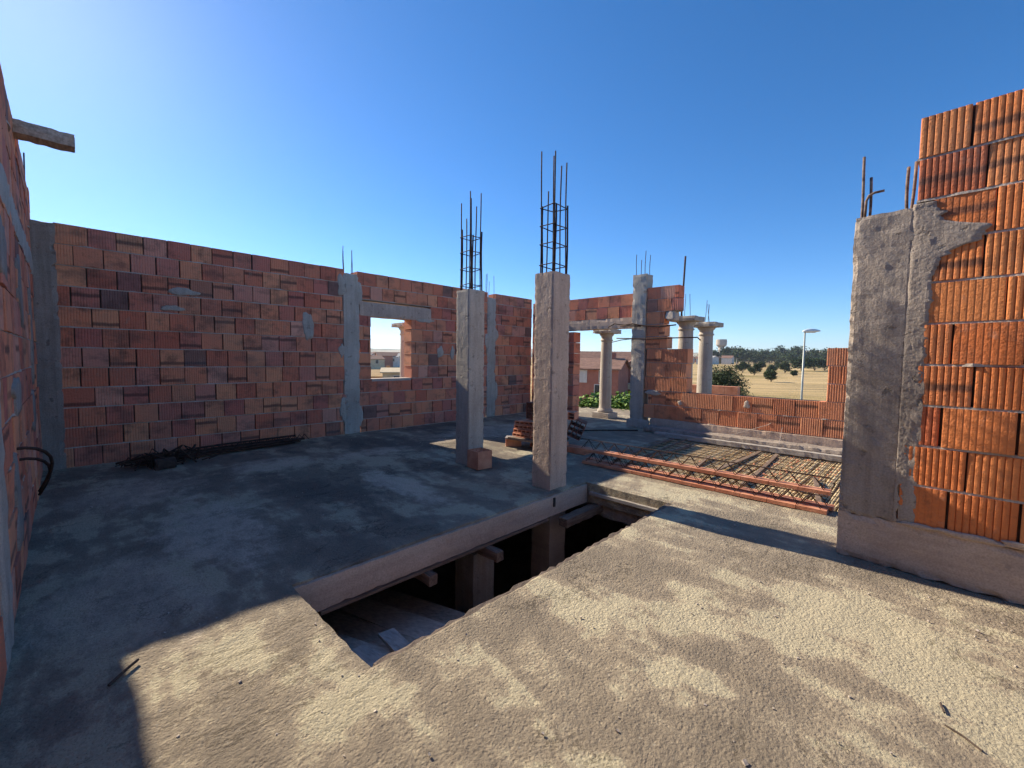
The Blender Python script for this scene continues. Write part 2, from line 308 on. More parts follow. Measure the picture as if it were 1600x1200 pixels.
def brickwork(parent, origin, u, n, rows, bw, ch, thick, mat, ribs=9, groove=0.007, seed=1, prof=4, jit=0.004, stag=None, name='brickwork', mortar='mortar', gap=0.008, bed=0.011, bulge=0.006):
    """rows: list (bottom up) of lists of (u0,u1) spans. Every brick is modelled with its ribbed face."""
    rnd = random.Random(seed); mb = MB(); mo = MB(); jo = MB(); o = Vector(origin); u = Vector(u); n = Vector(n)
    P = lambda a, d, z: o+u*a+n*d+Vector((0, 0, z))
    flip = u.cross(n).z > 0
    def quad(mb_, pts, r, uvs=None):
        if flip: pts = pts[::-1]; uvs = uvs[::-1] if uvs else None
        mb_.face(pts, r, uvs)
    for ri, spans in enumerate(rows):
        z0 = ri*ch+bed; z1 = (ri+1)*ch
        off = (0.5 if ri % 2 else 0.0)*bw + rnd.uniform(-0.25, 0.25)*bw
        if stag: off = stag[ri % len(stag)]
        for (s0, s1) in spans:
            cuts = [s0]; a = math.floor((s0-off)/bw)*bw+off+bw
            while a < s1-0.05:
                if a > s0+0.05: cuts.append(a+rnd.uniform(-0.01, 0.01))
                a += bw
            cuts.append(s1)
            for c0, c1 in zip(cuts[:-1], cuts[1:]):
                g = gap*rnd.uniform(0.3, 1.3)
                b0 = c0+g/2; b1 = c1-g/2; r_ = rnd.random(); d0 = rnd.uniform(-jit, jit)
                zt = z1-rnd.uniform(0, 0.004); tilt = rnd.uniform(-0.004, 0.004)
                smooth_face = rnd.random() < 0.12
                gr = groove*(0.25 if smooth_face else 1)
                k = max(2, int(round(ribs*(b1-b0)/bw)))
                if prof == 4: shape = [(0.0, -gr), (0.14, -gr*0.1), (0.5, 0.0), (0.86, -gr*0.1)]
                elif prof == 3: shape = [(0.0, -gr), (0.2, 0.0), (0.8, 0.0)]
                else: shape = [(0.0, -gr), (0.08, -gr*0.35), (0.22, -gr*0.08), (0.5, 0.0), (0.78, -gr*0.1), (0.92, -gr*0.4)]
                pr = []
                for i in range(k):
                    for (t, dd) in shape: pr.append((b0+(b1-b0)*(i+t)/k, dd))
                pr.append((b1, -gr))
                top = [P(a_, d0+dd+tilt, zt) for a_, dd in pr]; bot = [P(a_, d0+dd-tilt, z0) for a_, dd in pr]
                w_ = b1-b0
                for i in range(len(pr)-1):
                    ua = (pr[i][0]-b0)/w_; ub = (pr[i+1][0]-b0)/w_
                    quad(mb, [bot[i], top[i], top[i+1], bot[i+1]], r_, [(ua, 0), (ua, 1), (ub, 1), (ub, 0)])
                B0t, B1t, B0b, B1b = P(b0, -thick, zt), P(b1, -thick, zt), P(b0, -thick, z0), P(b1, -thick, z0)
                quad(mb, top[::-1]+[B0t, B1t], r_); quad(mb, bot+[B1b, B0b], r_)
                quad(mb, [bot[0], B0b, B0t, top[0]], r_); quad(mb, [bot[-1], top[-1], B1t, B1b], r_)
                quad(mb, [B0b, B1b, B1t, B0t], r_)
            # mortar bed: ragged strip under the row
            K = max(2, int((s1-s0)/0.05)); zb = ri*ch-0.004
            prev = None
            for i in range(K+1):
                a_ = s0+(s1-s0)*i/K
                q = noise.noise(Vector((a_*6, ri*3.3, seed)))
                out = -0.012+bulge*(0.6+1.6*q)+max(0, q-0.25)*0.03
                hh = bed+0.004+max(0, q-0.1)*0.012
                cur = [P(a_, -thick+0.01, zb), P(a_, out, zb+0.002), P(a_, out-0.002, zb+hh), P(a_, -thick+0.01, zb+hh)]
                if prev:
                    for j in range(4):
                        jn = (j+1) % 4
                        if j == 3: continue
                        quad(mo, [prev[j], prev[jn], cur[jn], cur[j]], 0.5)
                prev = cur
            # dark core seen through open vertical joints
            for sgn in (0,):
                a0, a1 = s0+0.02, s1-0.02
                if a1 > a0:
                    c = P((a0+a1)/2, -(0.03+thick-0.03)/2, (z0+z1)/2)
                    jo.obox(c, u*((a1-a0)/2), n*((thick-0.06)/2), Vector((0, 0, (z1-z0)/2-0.002)))
    b_ = mb.build(name, mat, parent)
    m_ = mo.build('mortar', M[mortar], parent)
    jo.build('joint_filling', M['joint'], parent)
    return b_

def rebars(parent, pts, rad=0.007, mat='rebar', name='rebar'):
    out = []
    for (x, y, z0, z1, lx, ly) in pts:
        mb = MB(); K = 6; pp = []
        ph = random.random()*6
        for i in range(K+1):
            t = i/K; pp.append((x+lx*t+0.004*math.sin(ph+t*5), y+ly*t+0.004*math.cos(ph*2+t*4), z0+(z1-z0)*t))
        mb.tube(pp, rad, 6); out.append(mb.build(name, M[mat], parent, True))
    return out
def stirrup(parent, x0, y0, x1, y1, z, rad=0.006):
    mb = MB(); t = lambda: random.uniform(-0.012, 0.012)
    pts = [(x0, y0, z+t()), (x1, y0, z+t()), (x1, y1, z+t()), (x0, y1, z+t()), (x0, y0, z+0.008)]
    for a, b in zip(pts[:-1], pts[1:]): mb.tube([a, b], rad, 5)
    mb.tube([pts[4], (x0+0.06, y0+0.05, z-0.01)], rad, 5)
    return mb.build('stirrup', M['rebar'], parent)

# ================================================================== THE BUILDING
exec_parts = []
HX0, HX1, HY0, HY1 = 0.98, 4.38, 1.865, 2.93       # stair opening
RX0, RX1, RY1 = 5.36, 8.08, 3.50                    # sunk reed panel

def build_floor():
    xs = []; ys = []
    def grid(lo, hi, marks, fine, coarse, flo, fhi):
        out = [lo]; x = lo
        while x < hi-1e-6:
            st = fine if flo <= x < fhi else coarse
            nx = min(x+st, hi)
            for m in marks:
                if x+1e-6 < m < nx+st*0.4 and m > x: nx = m; break
            out.append(nx); x = nx
        return out
    xs = grid(-0.42, 9.35, [HX0, HX1, RX0, RX1], 0.045, 0.09, 0.0, 5.4)
    ys = grid(-3.2, 8.25, [HY0, HY1, RY1], 0.045, 0.09, -0.6, 3.6)
    bm = bmesh.new(); V = {}; D = {}
    def inh(i, j): return HX0-1e-6 <= xs[i] and xs[i+1] <= HX1+1e-6 and HY0-1e-6 <= ys[j] and ys[j+1] <= HY1+1e-6
    def top(i, j):
        if (i, j) in V: return V[(i, j)]
        x, y = xs[i], ys[j]; p = Vector((x, y, 0))
        z = 0.010*noise.noise(p*1.3)+0.006*noise.noise(p*5)+0.003*noise.noise(p*14)
        d = max(abs(x-(HX0+HX1)/2)-(HX1-HX0)/2, abs(y-(HY0+HY1)/2)-(HY1-HY0)/2)
        dx = dy = 0
        if abs(d) < 1e-4:
            q = noise.noise(Vector((x*2.2, y*2.2, 1)))*0.03+noise.noise(Vector((x*9, y*9, 2)))*0.022
            if abs(x-HX0) < 1e-4: dx = -abs(q)
            elif abs(x-HX1) < 1e-4: dx = 0.2*abs(q)
            if abs(y-HY0) < 1e-4: dy = -abs(q)*1.2
            elif abs(y-HY1) < 1e-4: dy = abs(q)*0.6
            z -= 0.006+0.006*abs(noise.noise(p*11))
        if RX0-1e-6 < x < RX1+1e-6 and y < RY1+1e-6: z = -0.07+0.003*noise.noise(p*7)
        V[(i, j)] = bm.verts.new((x+dx, y+dy, z)); return V[(i, j)]
    def bot(i, j):
        if (i, j) in D: return D[(i, j)]
        D[(i, j)] = bm.verts.new((xs[i], ys[j], -0.24)); return D[(i, j)]
    nx, ny = len(xs)-1, len(ys)-1
    solid = lambda i, j: 0 <= i < nx and 0 <= j < ny and not inh(i, j)
    for i in range(nx):
        for j in range(ny):
            if inh(i, j): continue
            bm.faces.new((top(i, j), top(i+1, j), top(i+1, j+1), top(i, j+1)))
            bm.faces.new((bot(i, j), bot(i, j+1), bot(i+1, j+1), bot(i+1, j)))
            if not solid(i-1, j): bm.faces.new((top(i, j), top(i, j+1), bot(i, j+1), bot(i, j)))
            if not solid(i+1, j): bm.faces.new((top(i+1, j+1), top(i+1, j), bot(i+1, j), bot(i+1, j+1)))
            if not solid(i, j-1): bm.faces.new((top(i+1, j), top(i, j), bot(i, j), bot(i+1, j)))
            if not solid(i, j+1): bm.faces.new((top(i, j+1), top(i+1, j+1), bot(i+1, j+1), bot(i, j+1)))
    me = bpy.data.meshes.new('floor_slab'); bm.to_mesh(me); bm.free()
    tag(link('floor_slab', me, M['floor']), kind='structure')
build_floor()

def build_below():
    mb = MB(); mb.box((-0.42, -3.2, -3.2), (9.35, 8.25, -3.05))
    tag(mb.build('lower_floor', M['conc_rough']), kind='structure')
    mb = MB()  # unseen closed walls, added so the stair opening stays dark
    mb.box((-0.42, -3.2, -4.3), (-0.17, 8.25, -0.243)); mb.box((9.1, -3.2, -4.3), (9.35, 8.25, -0.243))
    mb.box((-0.169, 8.0, -4.3), (9.099, 8.25, -0.243)); mb.box((-0.169, -3.2, -4.3), (9.099, -2.95, -0.243))
    tag(mb.build('unseen_lower_walls', M['conc_rough']), kind='structure')
    # edge beam of the opening and the formwork left under it
    t = thing('edge_beam', 'long brown formwork-stained concrete beam face along the far side of the stair opening', 'concrete beam')
    rough_box('beam_face', (0.985, 2.905, -0.243), (4.375, 3.12, -0.022), M['conc_brown'], t, 0.05, 0.004, 0.006)
    mb = MB(); mb.box((1.15, 2.885, -0.268), (3.6, 2.935, -0.246)); mb.build('formwork_lip', M['wood'], t)
    mb = MB(); mb.box((3.70, 2.892, -0.14), (3.73, 2.91, -0.04)); mb.build('slot', M['black_plastic'], t)
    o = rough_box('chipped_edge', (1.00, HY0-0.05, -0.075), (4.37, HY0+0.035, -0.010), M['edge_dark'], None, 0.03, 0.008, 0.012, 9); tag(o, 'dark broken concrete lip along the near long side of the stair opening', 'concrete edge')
    t = thing('cross_beam', 'olive grey concrete beam closing the far short end of the stair opening', 'concrete beam')
    rough_box('beam_face', (4.43, 1.80, -0.40), (4.62, 3.0, -0.10), M['conc_rough'], t, 0.06, 0.005, 0.01)
    mb = MB(); mb.box((4.34, 1.90, -0.135), (4.42, 2.86, -0.10)); mb.build('ledge', M['wood_pale'], t)
    D = Vector((0.04, 1.37, -0.39)).normalized()
    grp = 'boards of the stair formwork down in the opening'
    lab = ['dark formwork board deepest in the opening under the long beam', 'second formwork board from the dark end of the opening, with a knot',
           'brown formwork board third in the row down in the opening', 'brown formwork board beside the two pale boards in the opening']
    a = Vector((1, 0, 0)); nrm = a.cross(D).normalized()
    for i, xc in enumerate((1.86, 1.60, 1.345, 1.10)):
        c = Vector((1.24+(xc-1.10)*1.22, 3.05, -0.76+0.05*i)) ; mb = MB()
        ai = (Matrix.Rotation(R(2.5*(i-1.5)), 4, nrm) @ D)
        ac = ai.cross(nrm).normalized()
        mb.obox(c+nrm*(0.012 if i % 2 else -0.006), ac*0.134, ai*1.2, nrm*0.014)
        tag(mb.build('formwork_board', M['board'] if i % 2 else M['wood_y2']), lab[i], 'wooden board', grp)
    for i, (x, ang, lb) in enumerate(((1.08, 3, 'pale board end at the nearest corner of the stair opening'), (1.19, -9, 'slanting pale board next to the nearest corner of the opening'))):
        mb = MB(); mb.obox((x+0.19+0.03*i, 2.2, -0.36+0.02*i), (math.cos(R(ang))*0.055, math.sin(R(ang))*0.055, 0), (-math.sin(R(ang))*0.40, math.cos(R(ang))*0.40, -0.06), (0, 0, 0.012))
        tag(mb.build('pale_board', M['wood_pale']), lb, 'wooden board')
    for (x0, x1, y0, y1, z0, z1, lb) in ((1.98, 2.06, 2.80, 3.2, -0.36, -0.27, 'short timber end poking out under the long beam, the one nearer the boards'),
                                         (2.66, 2.75, 2.72, 3.2, -0.36, -0.27, 'short timber end poking out under the middle of the long beam')):
        rough_box('timber_prop_end', (x0, y0, z0), (x1, y1, z1), M['wood_y'], None, 0.05, 0.003, 0.006)
        tag(bpy.context.scene.objects[-1], lb, 'timber', 'timber ends under the long beam')
    o = rough_box('timber_bearer', (3.72, 2.72, -0.34), (4.9, 2.84, -0.24), M['wood'], None, 0.06, 0.004, 0.008); tag(o, 'dark timber bearer lying beside the column below floor level', 'timber')
    rough = rough_box('lower_column', (3.77, 3.0, -3.05), (4.07, 3.28, -0.262), M['conc_brown'], None, 0.12, 0.004, 0.01)
    tag(rough, 'brown concrete column continuing below the floor inside the stair opening', 'concrete column')
    o = rough_box('lower_column', (2.62, 3.0, -3.05), (2.9, 3.28, -0.37), M['conc_rough'], None, 0.12, 0.004, 0.01)
    tag(o, 'barely visible column in the dark under the middle of the long beam', 'concrete column')
build_below()

# ---------------- back wall
def build_back_wall():
    t = thing('back_wall', 'long red hollow-brick wall with a square window opening across the back of the slab', 'brick wall')
    ch = 3.13/12; ox = -0.20; Y = 7.95; rows = []
    L = 9.03-ox
    s = lambda x: x-ox
    c1 = (s(3.68), s(3.96)); c2 = (s(7.36), s(7.62)); win = (s(4.22), s(5.14)); lin = (s(3.97), s(5.64))
    for i in range(12):
        z0, z1 = i*ch, (i+1)*ch
        j = 0.03*((i % 3)-1)
        segs = [(0.145, c1[0]+j)]
        if z1 > 1.04 and z0 < 2.25:
            if z0 > 0.98: segs += [(c1[1]-j, win[0]), (win[1], c2[0]+j)]
            else: segs += [(c1[1]-j, c2[0]+j)]
        elif z0 >= 2.25 and z0 < 2.5: segs += [(lin[1], c2[0]+j)]
        else: segs += [(c1[1]-j, c2[0]+j)]
        segs += [(c2[1]-j, L)]
        rows.append(segs)
    rows[-1] = [(0.145, c1[0]+0.02), (c1[1]-0.02, c2[0]), (c2[1], L)]
    brickwork(t, (ox, Y, 0), (1, 0, 0), (0, -1, 0), rows, 0.272, ch, 0.28, M['brick_red'], ribs=10, groove=0.005, seed=3, prof=3, jit=0.009, gap=0.016, bed=0.012, bulge=0.010)
    for (x0, x1, nm, top) in ((3.66, 3.98, 1, 3.07), (7.34, 7.64, 2, 3.02)):
        c = rough_box('cast_column', (x0, Y-0.015, 0), (x1, Y+0.30, top), M['conc_pale'], t, 0.06, 0.008, 0.02)
        if nm == 1: rebars(c, [(x0+0.03, Y+0.05, top-0.05, 3.57, 0, 0), (x0+0.12, Y+0.22, top-0.05, 3.52, 0, 0.01), (x0+0.19, Y+0.05, top-0.05, 3.50, 0.01, 0), (x0+0.28, Y+0.2, top-0.05, 3.56, 0, 0)], 0.006)
        else: rebars(c, [(x0+0.03, Y+0.05, top-0.05, 3.60, 0, 0), (x0+0.14, Y+0.2, top-0.05, 3.62, 0, 0), (x0+0.27, Y+0.05, top-0.05, 3.58, 0, 0), (x0+0.24, Y+0.2, top-0.05, 3.45, 0, 0)], 0.006)
    l = rough_box('lintel', (3.985, Y-0.012, 2.29), (5.65, Y+0.27, 2.575), M['conc'], t, 0.06, 0.004, 0.012)
    corner = rough_box('corner_column', (-0.31, Y-0.02, 0), (-0.03, Y+0.28, 3.12), M['conc_rough'], t, 0.06, 0.008, 0.02)
    rebars(corner, [(-0.30, Y-0.25, 3.0, 3.95, 0, 0), (-0.26, Y-0.12, 3.0, 3.86, 0, 0)], 0.008)
    # sill of thin mortar
    mb = MB(); mb.box((4.23, Y-0.008, 1.004+ch*0), (5.13, Y+0.27, 1.055)); mb.build('sill', M['mortar'], t)
    sm = [(3.03, 2.02, .10, .26, 1), (3.98, 2.72, .07, .22, 2), (3.64, 2.8, .10, .20, 3), (3.63, 1.6, .07, .14, 4), (5.9, 1.62, .09, .12, 5), (6.25, 1.6, .06, .16, 6), (5.5, 2.3, .22, .05, 7),
          (6.55, 2.1, .08, .25, 8), (1.25, 2.42, .16, .06, 9), (3.98, 0.35, .05, .20, 10), (7.66, 2.1, .09, .16, 11), (7.34, 1.9, .07, .2, 12), (1.1, 2.17, .14, .04, 14), (3.64, 0.5, .06, .25, 15), (7.66, 0.7, .06, .3, 16), (6.9, 2.35, .06, .1, 17)]
    for (x, z, ru, rz, sd_) in sm: blob_patch('mortar_patch', (x, Y, z), (1, 0, 0), (0, -1, 0), M['conc_pale'], t, ru, rz, 0.010, sd_, 0.9)
build_back_wall()

# ---------------- left wall
def build_left_wall():
    t = thing('side_wall', 'tall brick and concrete wall seen almost edge-on at the left margin', 'brick wall')
    ch = 0.27; X = -0.245; rows = []
    y0 = -3.2
    for i in range(13):
        segs = [(0.0, 6.25), (6.62, 11.44)]
        if 2.55 <= i*ch+0.1 < 2.8: segs = [(0.0, 6.25)]
        rows.append(segs)
    brickwork(t, (X, y0, 0), (0, 1, 0), (1, 0, 0), rows, 0.33, ch, 0.28, M['brick_red'], ribs=10, groove=0.006, seed=11, prof=3, jit=0.008)
    rough_box('cast_column', (X-0.27, y0+6.24, 0), (X+0.012, y0+6.63, 3.5), M['conc_pale'], t, 0.07, 0.008, 0.02)
    rough_box('ring_beam', (X-0.27, y0+6.64, 2.44), (X+0.012, y0+11.44, 2.70), M['conc_pale'], t, 0.08, 0.006, 0.015)
    for k, (y, z, ru, rz) in enumerate(((4.6, 1.2, .3, .12), (5.4, 2.0, .2, .3), (6.6, 0.9, .3, .2), (4.2, 0.5, .25, .3), (6.9, 1.8, .15, .5), (4.0, 2.1, .3, .2))):
        blob_patch('mortar_patch', (X, y, z), (0, 1, 0), (1, 0, 0), M['conc_rough'], t, ru, rz, 0.012, 30+k, 0.9)
    for (yy, z, s) in ((5.15, 0.86, 1), (5.35, 0.74, 0.9)):
        mb = MB(); pts = []
        for i in range(9):
            a = i/8; pts.append((X-0.02+0.17*s*math.sin(a*2.6), yy-1.35*(1-a)*s*0.55-0.1, z-0.62*s*(a**1.8)*0.75))
        mb.tube(pts, 0.011, 6); mb.build('bent_rebar', M['rebar'], t, True)
    o = rough_box('overhanging_plank', (-0.75, 5.74, 3.385), (0.135, 5.93, 3.505), M['wood_y2'], None, 0.05, 0.004, 0.01)
    tag(o, 'thick timber plank sticking out into the sky over the left wall', 'wooden plank')
build_left_wall()

# ---------------- free columns
def free_column(name, x0, y0, x1, y1, top, label, bars, lap, stz, thick, mat):
    t = thing('concrete_column', label, 'concrete column', None, ((x0+x1)/2, (y0+y1)/2, 0))
    mw = Matrix.Translation(-t.location)
    objs = [rough_box('shaft', (x0, y0, 0.0), (x1, y1, top), mat, t, 0.03, 0.0018, 0.008, 14)]
    i_ = 0.045
    cs = [(x0+i_, y0+i_), (x1-i_, y0+i_), (x1-i_, y1-i_), (x0+i_, y1-i_), ((x0+x1)/2, y0+i_), ((x0+x1)/2, y1-i_)]
    pts = []
    for (cx, cy), h in zip(cs, bars):
        if h > 0: pts.append((cx, cy, top-0.05, top+h, random.uniform(-.008, .008), random.uniform(-.008, .008)))
    objs += rebars(t, pts, 0.0085)
    objs += rebars(t, [(cx+0.012, cy-0.01, top-0.05, top+lap+random.uniform(-.06, .03), 0, 0) for cx, cy in (cs[0], cs[1], cs[2], cs[3])], 0.011)
    for z in stz: objs.append(stirrup(t, x0+i_-0.01, y0+i_-0.01, x1-i_+0.01, y1-i_+0.01, top+z))
    for o in objs: o.data.transform(mw)
    return t
free_column('b', 3.765, 3.0, 4.07, 3.28, 2.47, 'thick concrete column with the taller rebar cage, standing at the edge of the stair opening', (1.30, 1.25, 1.38, 1.36, 1.18, 0.95), 0.78, (0.09, 0.32, 0.52, 0.74), 1, M['conc'])
free_column('a', 3.80, 4.47, 4.08, 4.75, 2.43, 'thinner concrete column with the shorter rebar cage and a block at its foot', (1.30, 1.32, 1.30, 1.18, 1.12, 1.0), 0.80, (0.07, 0.29, 0.51, 0.71), 1, M['conc_pale'])

# ---------------- right-hand rear wall with the doorway, column and parapet
def build_door_wall():
    t = thing('door_wall', 'short brick wall with a lintel over the wide doorway at the far corner', 'brick wall')
    X = 9.05; ch = 0.275
    # u runs towards -Y starting at Y=7.94
    rows = []
    for i in range(11):
        z = i*ch
        rows.append([(0.0, 1.42)] if z < 2.2 else ([(0.0, 0.98)] if i == 8 else [(0.0, 3.17)]))
    brickwork(t, (X, 7.94, 0), (0, -1, 0), (-1, 0, 0), rows, 0.31, ch-0.001, 0.28, M['brick_red'], ribs=9, groove=0.007, seed=21, prof=3)
    rough_box('lintel', (X-0.012, 4.80, 2.23), (X+0.27, 6.95, 2.475), M['conc'], t, 0.07, 0.004, 0.014)
    c = thing('concrete_column', 'square grey concrete column standing between the doorway and the low brick wall', 'concrete column', None, (8.9, 4.6, 0))
    o = rough_box('shaft', (8.72, 4.42, 0), (9.04, 4.74, 3.36), M['conc_pale'], c, 0.06, 0.007, 0.015)
    bs = rebars(c, [(8.77, 4.69, 3.3, 3.80, 0, 0), (8.77, 4.48, 3.3, 3.85, 0, 0), (8.98, 4.48, 3.3, 3.80, 0.01, 0), (8.98, 4.68, 3.3, 3.72, 0, 0)], 0.007)
    k = rough_box('base_block', (8.66, 4.25, 0.0), (8.715, 4.77, 0.20), M['conc_pale'], c, 0.05, 0.006, 0.012)
    for q in [o, k]+bs: q.data.transform(Matrix.Translation(-c.location))
    # twisted bars
    mb = MB(); mb.tube([(8.70, 5.32, 2.24), (8.69, 5.15, 2.31), (8.70, 4.9, 2.27), (8.69, 4.7, 2.29), (8.68, 4.45, 2.24), (8.70, 4.1, 2.20), (8.75, 3.75, 2.23)], 0.014, 6); mb.tube([(8.69, 5.0, 2.25), (8.66, 4.8, 2.25), (8.68, 4.5, 2.23)], 0.014, 6)
    tag(mb.build('bent_rebar', M['rebar'], None, True), 'upper rusty bar bent across the column beside the doorway', 'steel bar')
    mb = MB(); mb.tube([(8.68, 5.08, 1.98), (8.67, 4.7, 1.965), (8.68, 4.3, 1.95), (8.70, 3.8, 1.96), (8.72, 3.3, 1.96), (8.74, 3.24, 1.90)], 0.013, 6); mb.tube([(8.66, 5.2, 1.89), (8.67, 4.95, 1.94), (8.68, 4.7, 1.96)], 0.009, 6)
    tag(mb.build('bent_rebar', M['rebar'], None, True), 'lower rusty bar running across the column towards the round porch columns', 'steel bar')
build_door_wall()

def build_parapet():
    t = thing('low_wall', 'low wall of orange ribbed bricks, stepped up at both ends, on a concrete kerb beam', 'brick wall')
    X = 8.745; ch = 0.298; Yo = 4.41; z0 = 0.245
    rows = [[(0.0, 3.9)], [(0.09, 3.9)], [(0.0, 0.93), (3.24, 3.9)], [(0.03, 0.91), (3.24, 3.9)], [(0.03, 0.93), (3.22, 3.9)]]
    brickwork(t, (X, Yo, z0), (0, -1, 0), (-1, 0, 0), rows, 0.33, ch, 0.27, M['brick_par'], ribs=10, groove=0.022, seed=31, prof=6, jit=0.006)
    rows = [[(0.0, 0.48)], [(0.0, 0.42)], [(0.0, 0.40)], [(0.0, 0.70)], [(0.0, 0.70)]]
    z1 = z0+5*ch+0.002
    for k, (zz, r_) in enumerate(zip([z1+0.262*i for i in range(5)], rows)):
        brickwork(t, (X+0.01, Yo, zz), (0, -1, 0), (-1, 0, 0), [r_], 0.31, 0.262, 0.26, M['brick_par'] if k < 3 else M['brick_red'], ribs=9, groove=0.010, seed=40+k, prof=6)
    rough_box('kerb_beam', (8.70, 0.0, 0.0), (9.05, 4.24, 0.243), M['conc'], t, 0.07, 0.006, 0.012)
    rough_box('kerb_step', (8.36, 0.0, 0.0), (8.695, 4.22, 0.115), M['conc_rough'], t, 0.05, 0.010, 0.02)
    rough_box('edge_board', (8.10, 0.0, -0.01), (8.20, 3.62, 0.075), M['wood_pale'], t, 0.06, 0.003, 0.008)
    rough_box('kerb_fill', (8.203, 0.0, 0.0), (8.357, 3.9, 0.05), M['mortar'], t, 0.05, 0.006, 0.006)
    blob_patch('mortar_patch', (X, 2.36, 0.69), (0, 1, 0), (-1, 0, 0), M['mortar'], t, .05, .07, 0.015, 51, 0.9)
    blob_patch('mortar_patch', (X, 3.62, 0.63), (0, 1, 0), (-1, 0, 0), M['mortar'], t, .04, .05, 0.015, 52, 0.9)
    blob_patch('mortar_patch', (X, 4.2, 0.80), (0, 1, 0), (-1, 0, 0), M['mortar'], t, .18, .05, 0.02, 53, 0.9)
    rough_box('mortar_lump', (8.75, 3.78, 2.32), (9.0, 4.0, 2.52), M['mortar'], t, 0.05, 0.02, 0.04)
    for k, pts in enumerate([[(8.80, 1.55, 0.72), (8.74, 2.0, 0.36), (8.35, 2.55, 0.13)], [(8.80, 1.72, 0.80), (8.76, 1.78, 0.35), (8.3, 1.72, 0.10)]]):
        mb = MB(); mb.tube(pts, 0.004, 4)
        tag(mb.build('string_line', M['mortar'], None), ['thin pale string slanting down the low brick wall to the kerb', 'thin pale string hanging almost straight down the low brick wall'][k], 'string')
build_parapet()

# ---------------- reed panel with joists
def build_reeds():
    t = thing('reed_panel', 'sunk floor panel of dry yellow reeds under a rusty wire mesh beside the low wall', 'reed panel')
    mb = MB(); y = -1.6; rnd = random.Random(5)
    while y < RY1-0.03:
        r_ = rnd.uniform(0.009, 0.017); x = RX0+0.02
        dy = rnd.uniform(-0.03, 0.03)
        gap_here = rnd.random() < 0.03
        if not gap_here:
            segs = [(RX0+rnd.uniform(0.02, 0.1), RX1-rnd.uniform(0.02, 0.06))]
            if rnd.random() < 0.25:
                m = rnd.uniform(6, 7.6); segs = [(segs[0][0], m-0.04), (m+0.04, segs[0][1])]
            for a, b in segs:
                K = 7; pts = []
                ph = rnd.random()*10
                for i in range(K+1):
                    q = i/K; xx = a+(b-a)*q
                    pts.append((xx, y+dy*(q-0.5)+0.006*math.sin(ph+q*6), -0.062+r_+0.010*abs(noise.noise(Vector((xx*2, y*3, 1))))+0.010))
                mb.tube(pts, r_, 5, rnd.random())
        y += r_*2+rnd.uniform(-0.004, 0.006)+(0.025 if rnd.random() < 0.06 else 0)
    mb.build('reeds', M['reed'], t, True)
    mb = MB()
    for i in range(12): x = RX0+0.15+i*0.215; mb.tube([(x, -1.5, -0.018), (x+0.04, 1.0, -0.012), (x-0.02, 3.4, -0.018)], 0.004, 4)
    for i in range(9): y = -1.2+i*0.42; mb.tube([(RX0+0.1, y, -0.01), (6.8, y+0.03, -0.006), (RX1-0.1, y-0.01, -0.01)], 0.004, 4)
    mb.build('wire_mesh', M['rebar'], t)
    bt = [(5.6, 7.9, 3.25, 3.38, 0.06, 'warped'), (5.55, 7.6, 2.95, 2.92, 0.045, 'split'), (5.7, 8.0, 1.98, 1.93, 0.055, ''), (5.6, 7.9, 1.52, 1.66, 0.05, ''), (5.8, 6.9, 2.25, 2.35, 0.04, ''), (5.6, 8.0, 3.05, 3.15, 0.03, ''), (5.5, 6.6, 0.75, 0.95, 0.05, '')]
    lb = ['weathered batten along the doorway-side edge of the reed panel', 'thin split batten lying second from the doorway-side edge of the reeds', 'straight grey batten crossing the middle of the reed panel', 'darker batten right of the middle of the reed panel',
          'short batten on the reeds just behind the lattice joists', 'narrow stick among the battens at the doorway end of the reeds', 'short batten near the big brick pier on the reed panel']
    for k, (xa, xb, ya, yb, w_, _) in enumerate(bt):
        mb = MB(); N = 8
        for i in range(N):
            p0, p1 = i/N, (i+1)/N
            a = Vector((xa+(xb-xa)*p0, ya+(yb-ya)*p0, 0.0+0.02*math.sin(p0*3+k))); b = Vector((xa+(xb-xa)*p1, ya+(yb-ya)*p1, 0.0+0.02*math.sin(p1*3+k)))
            c = (a+b)/2+Vector((0, 0, 0.012)); d = (b-a)/2; mb.obox(c, d*1.002, Vector((0, w_/2, 0)), (0, 0, 0.011))
        tag(mb.build('batten', M['wood']), lb[k], 'wooden batten', 'battens lying on the reed panel')
    mb = MB(); rr = random.Random(9)
    for i in range(110):
        x = rr.uniform(6.2, 7.9); y = rr.gauss(1.25, 0.4); s = rr.uniform(0.005, 0.016)
        if y > 3.2: continue
        a = Vector((rr.uniform(-1, 1), rr.uniform(-1, 1), rr.uniform(-.3, .3))).normalized(); b = a.cross(Vector((0, 0, 1))).normalized(); c_ = a.cross(b)
        mb.obox((x, y, 0.0+s*0.3), a*s, b*s*0.6, c_*s*0.4)
    tag(mb.build('brick_rubble', M['terracotta'], None), kind='stuff')
    mb = MB(); mb.obox((5.95, 1.02, 0.03), (0.05, 0.09, 0), (0.03, -0.015, 0), (0, 0, 0.02)); tag(mb.build('brick_fragment', M['terracotta']), 'loose pale orange brick fragment lying on the dark end of the reed mesh', 'brick fragment')
build_reeds()

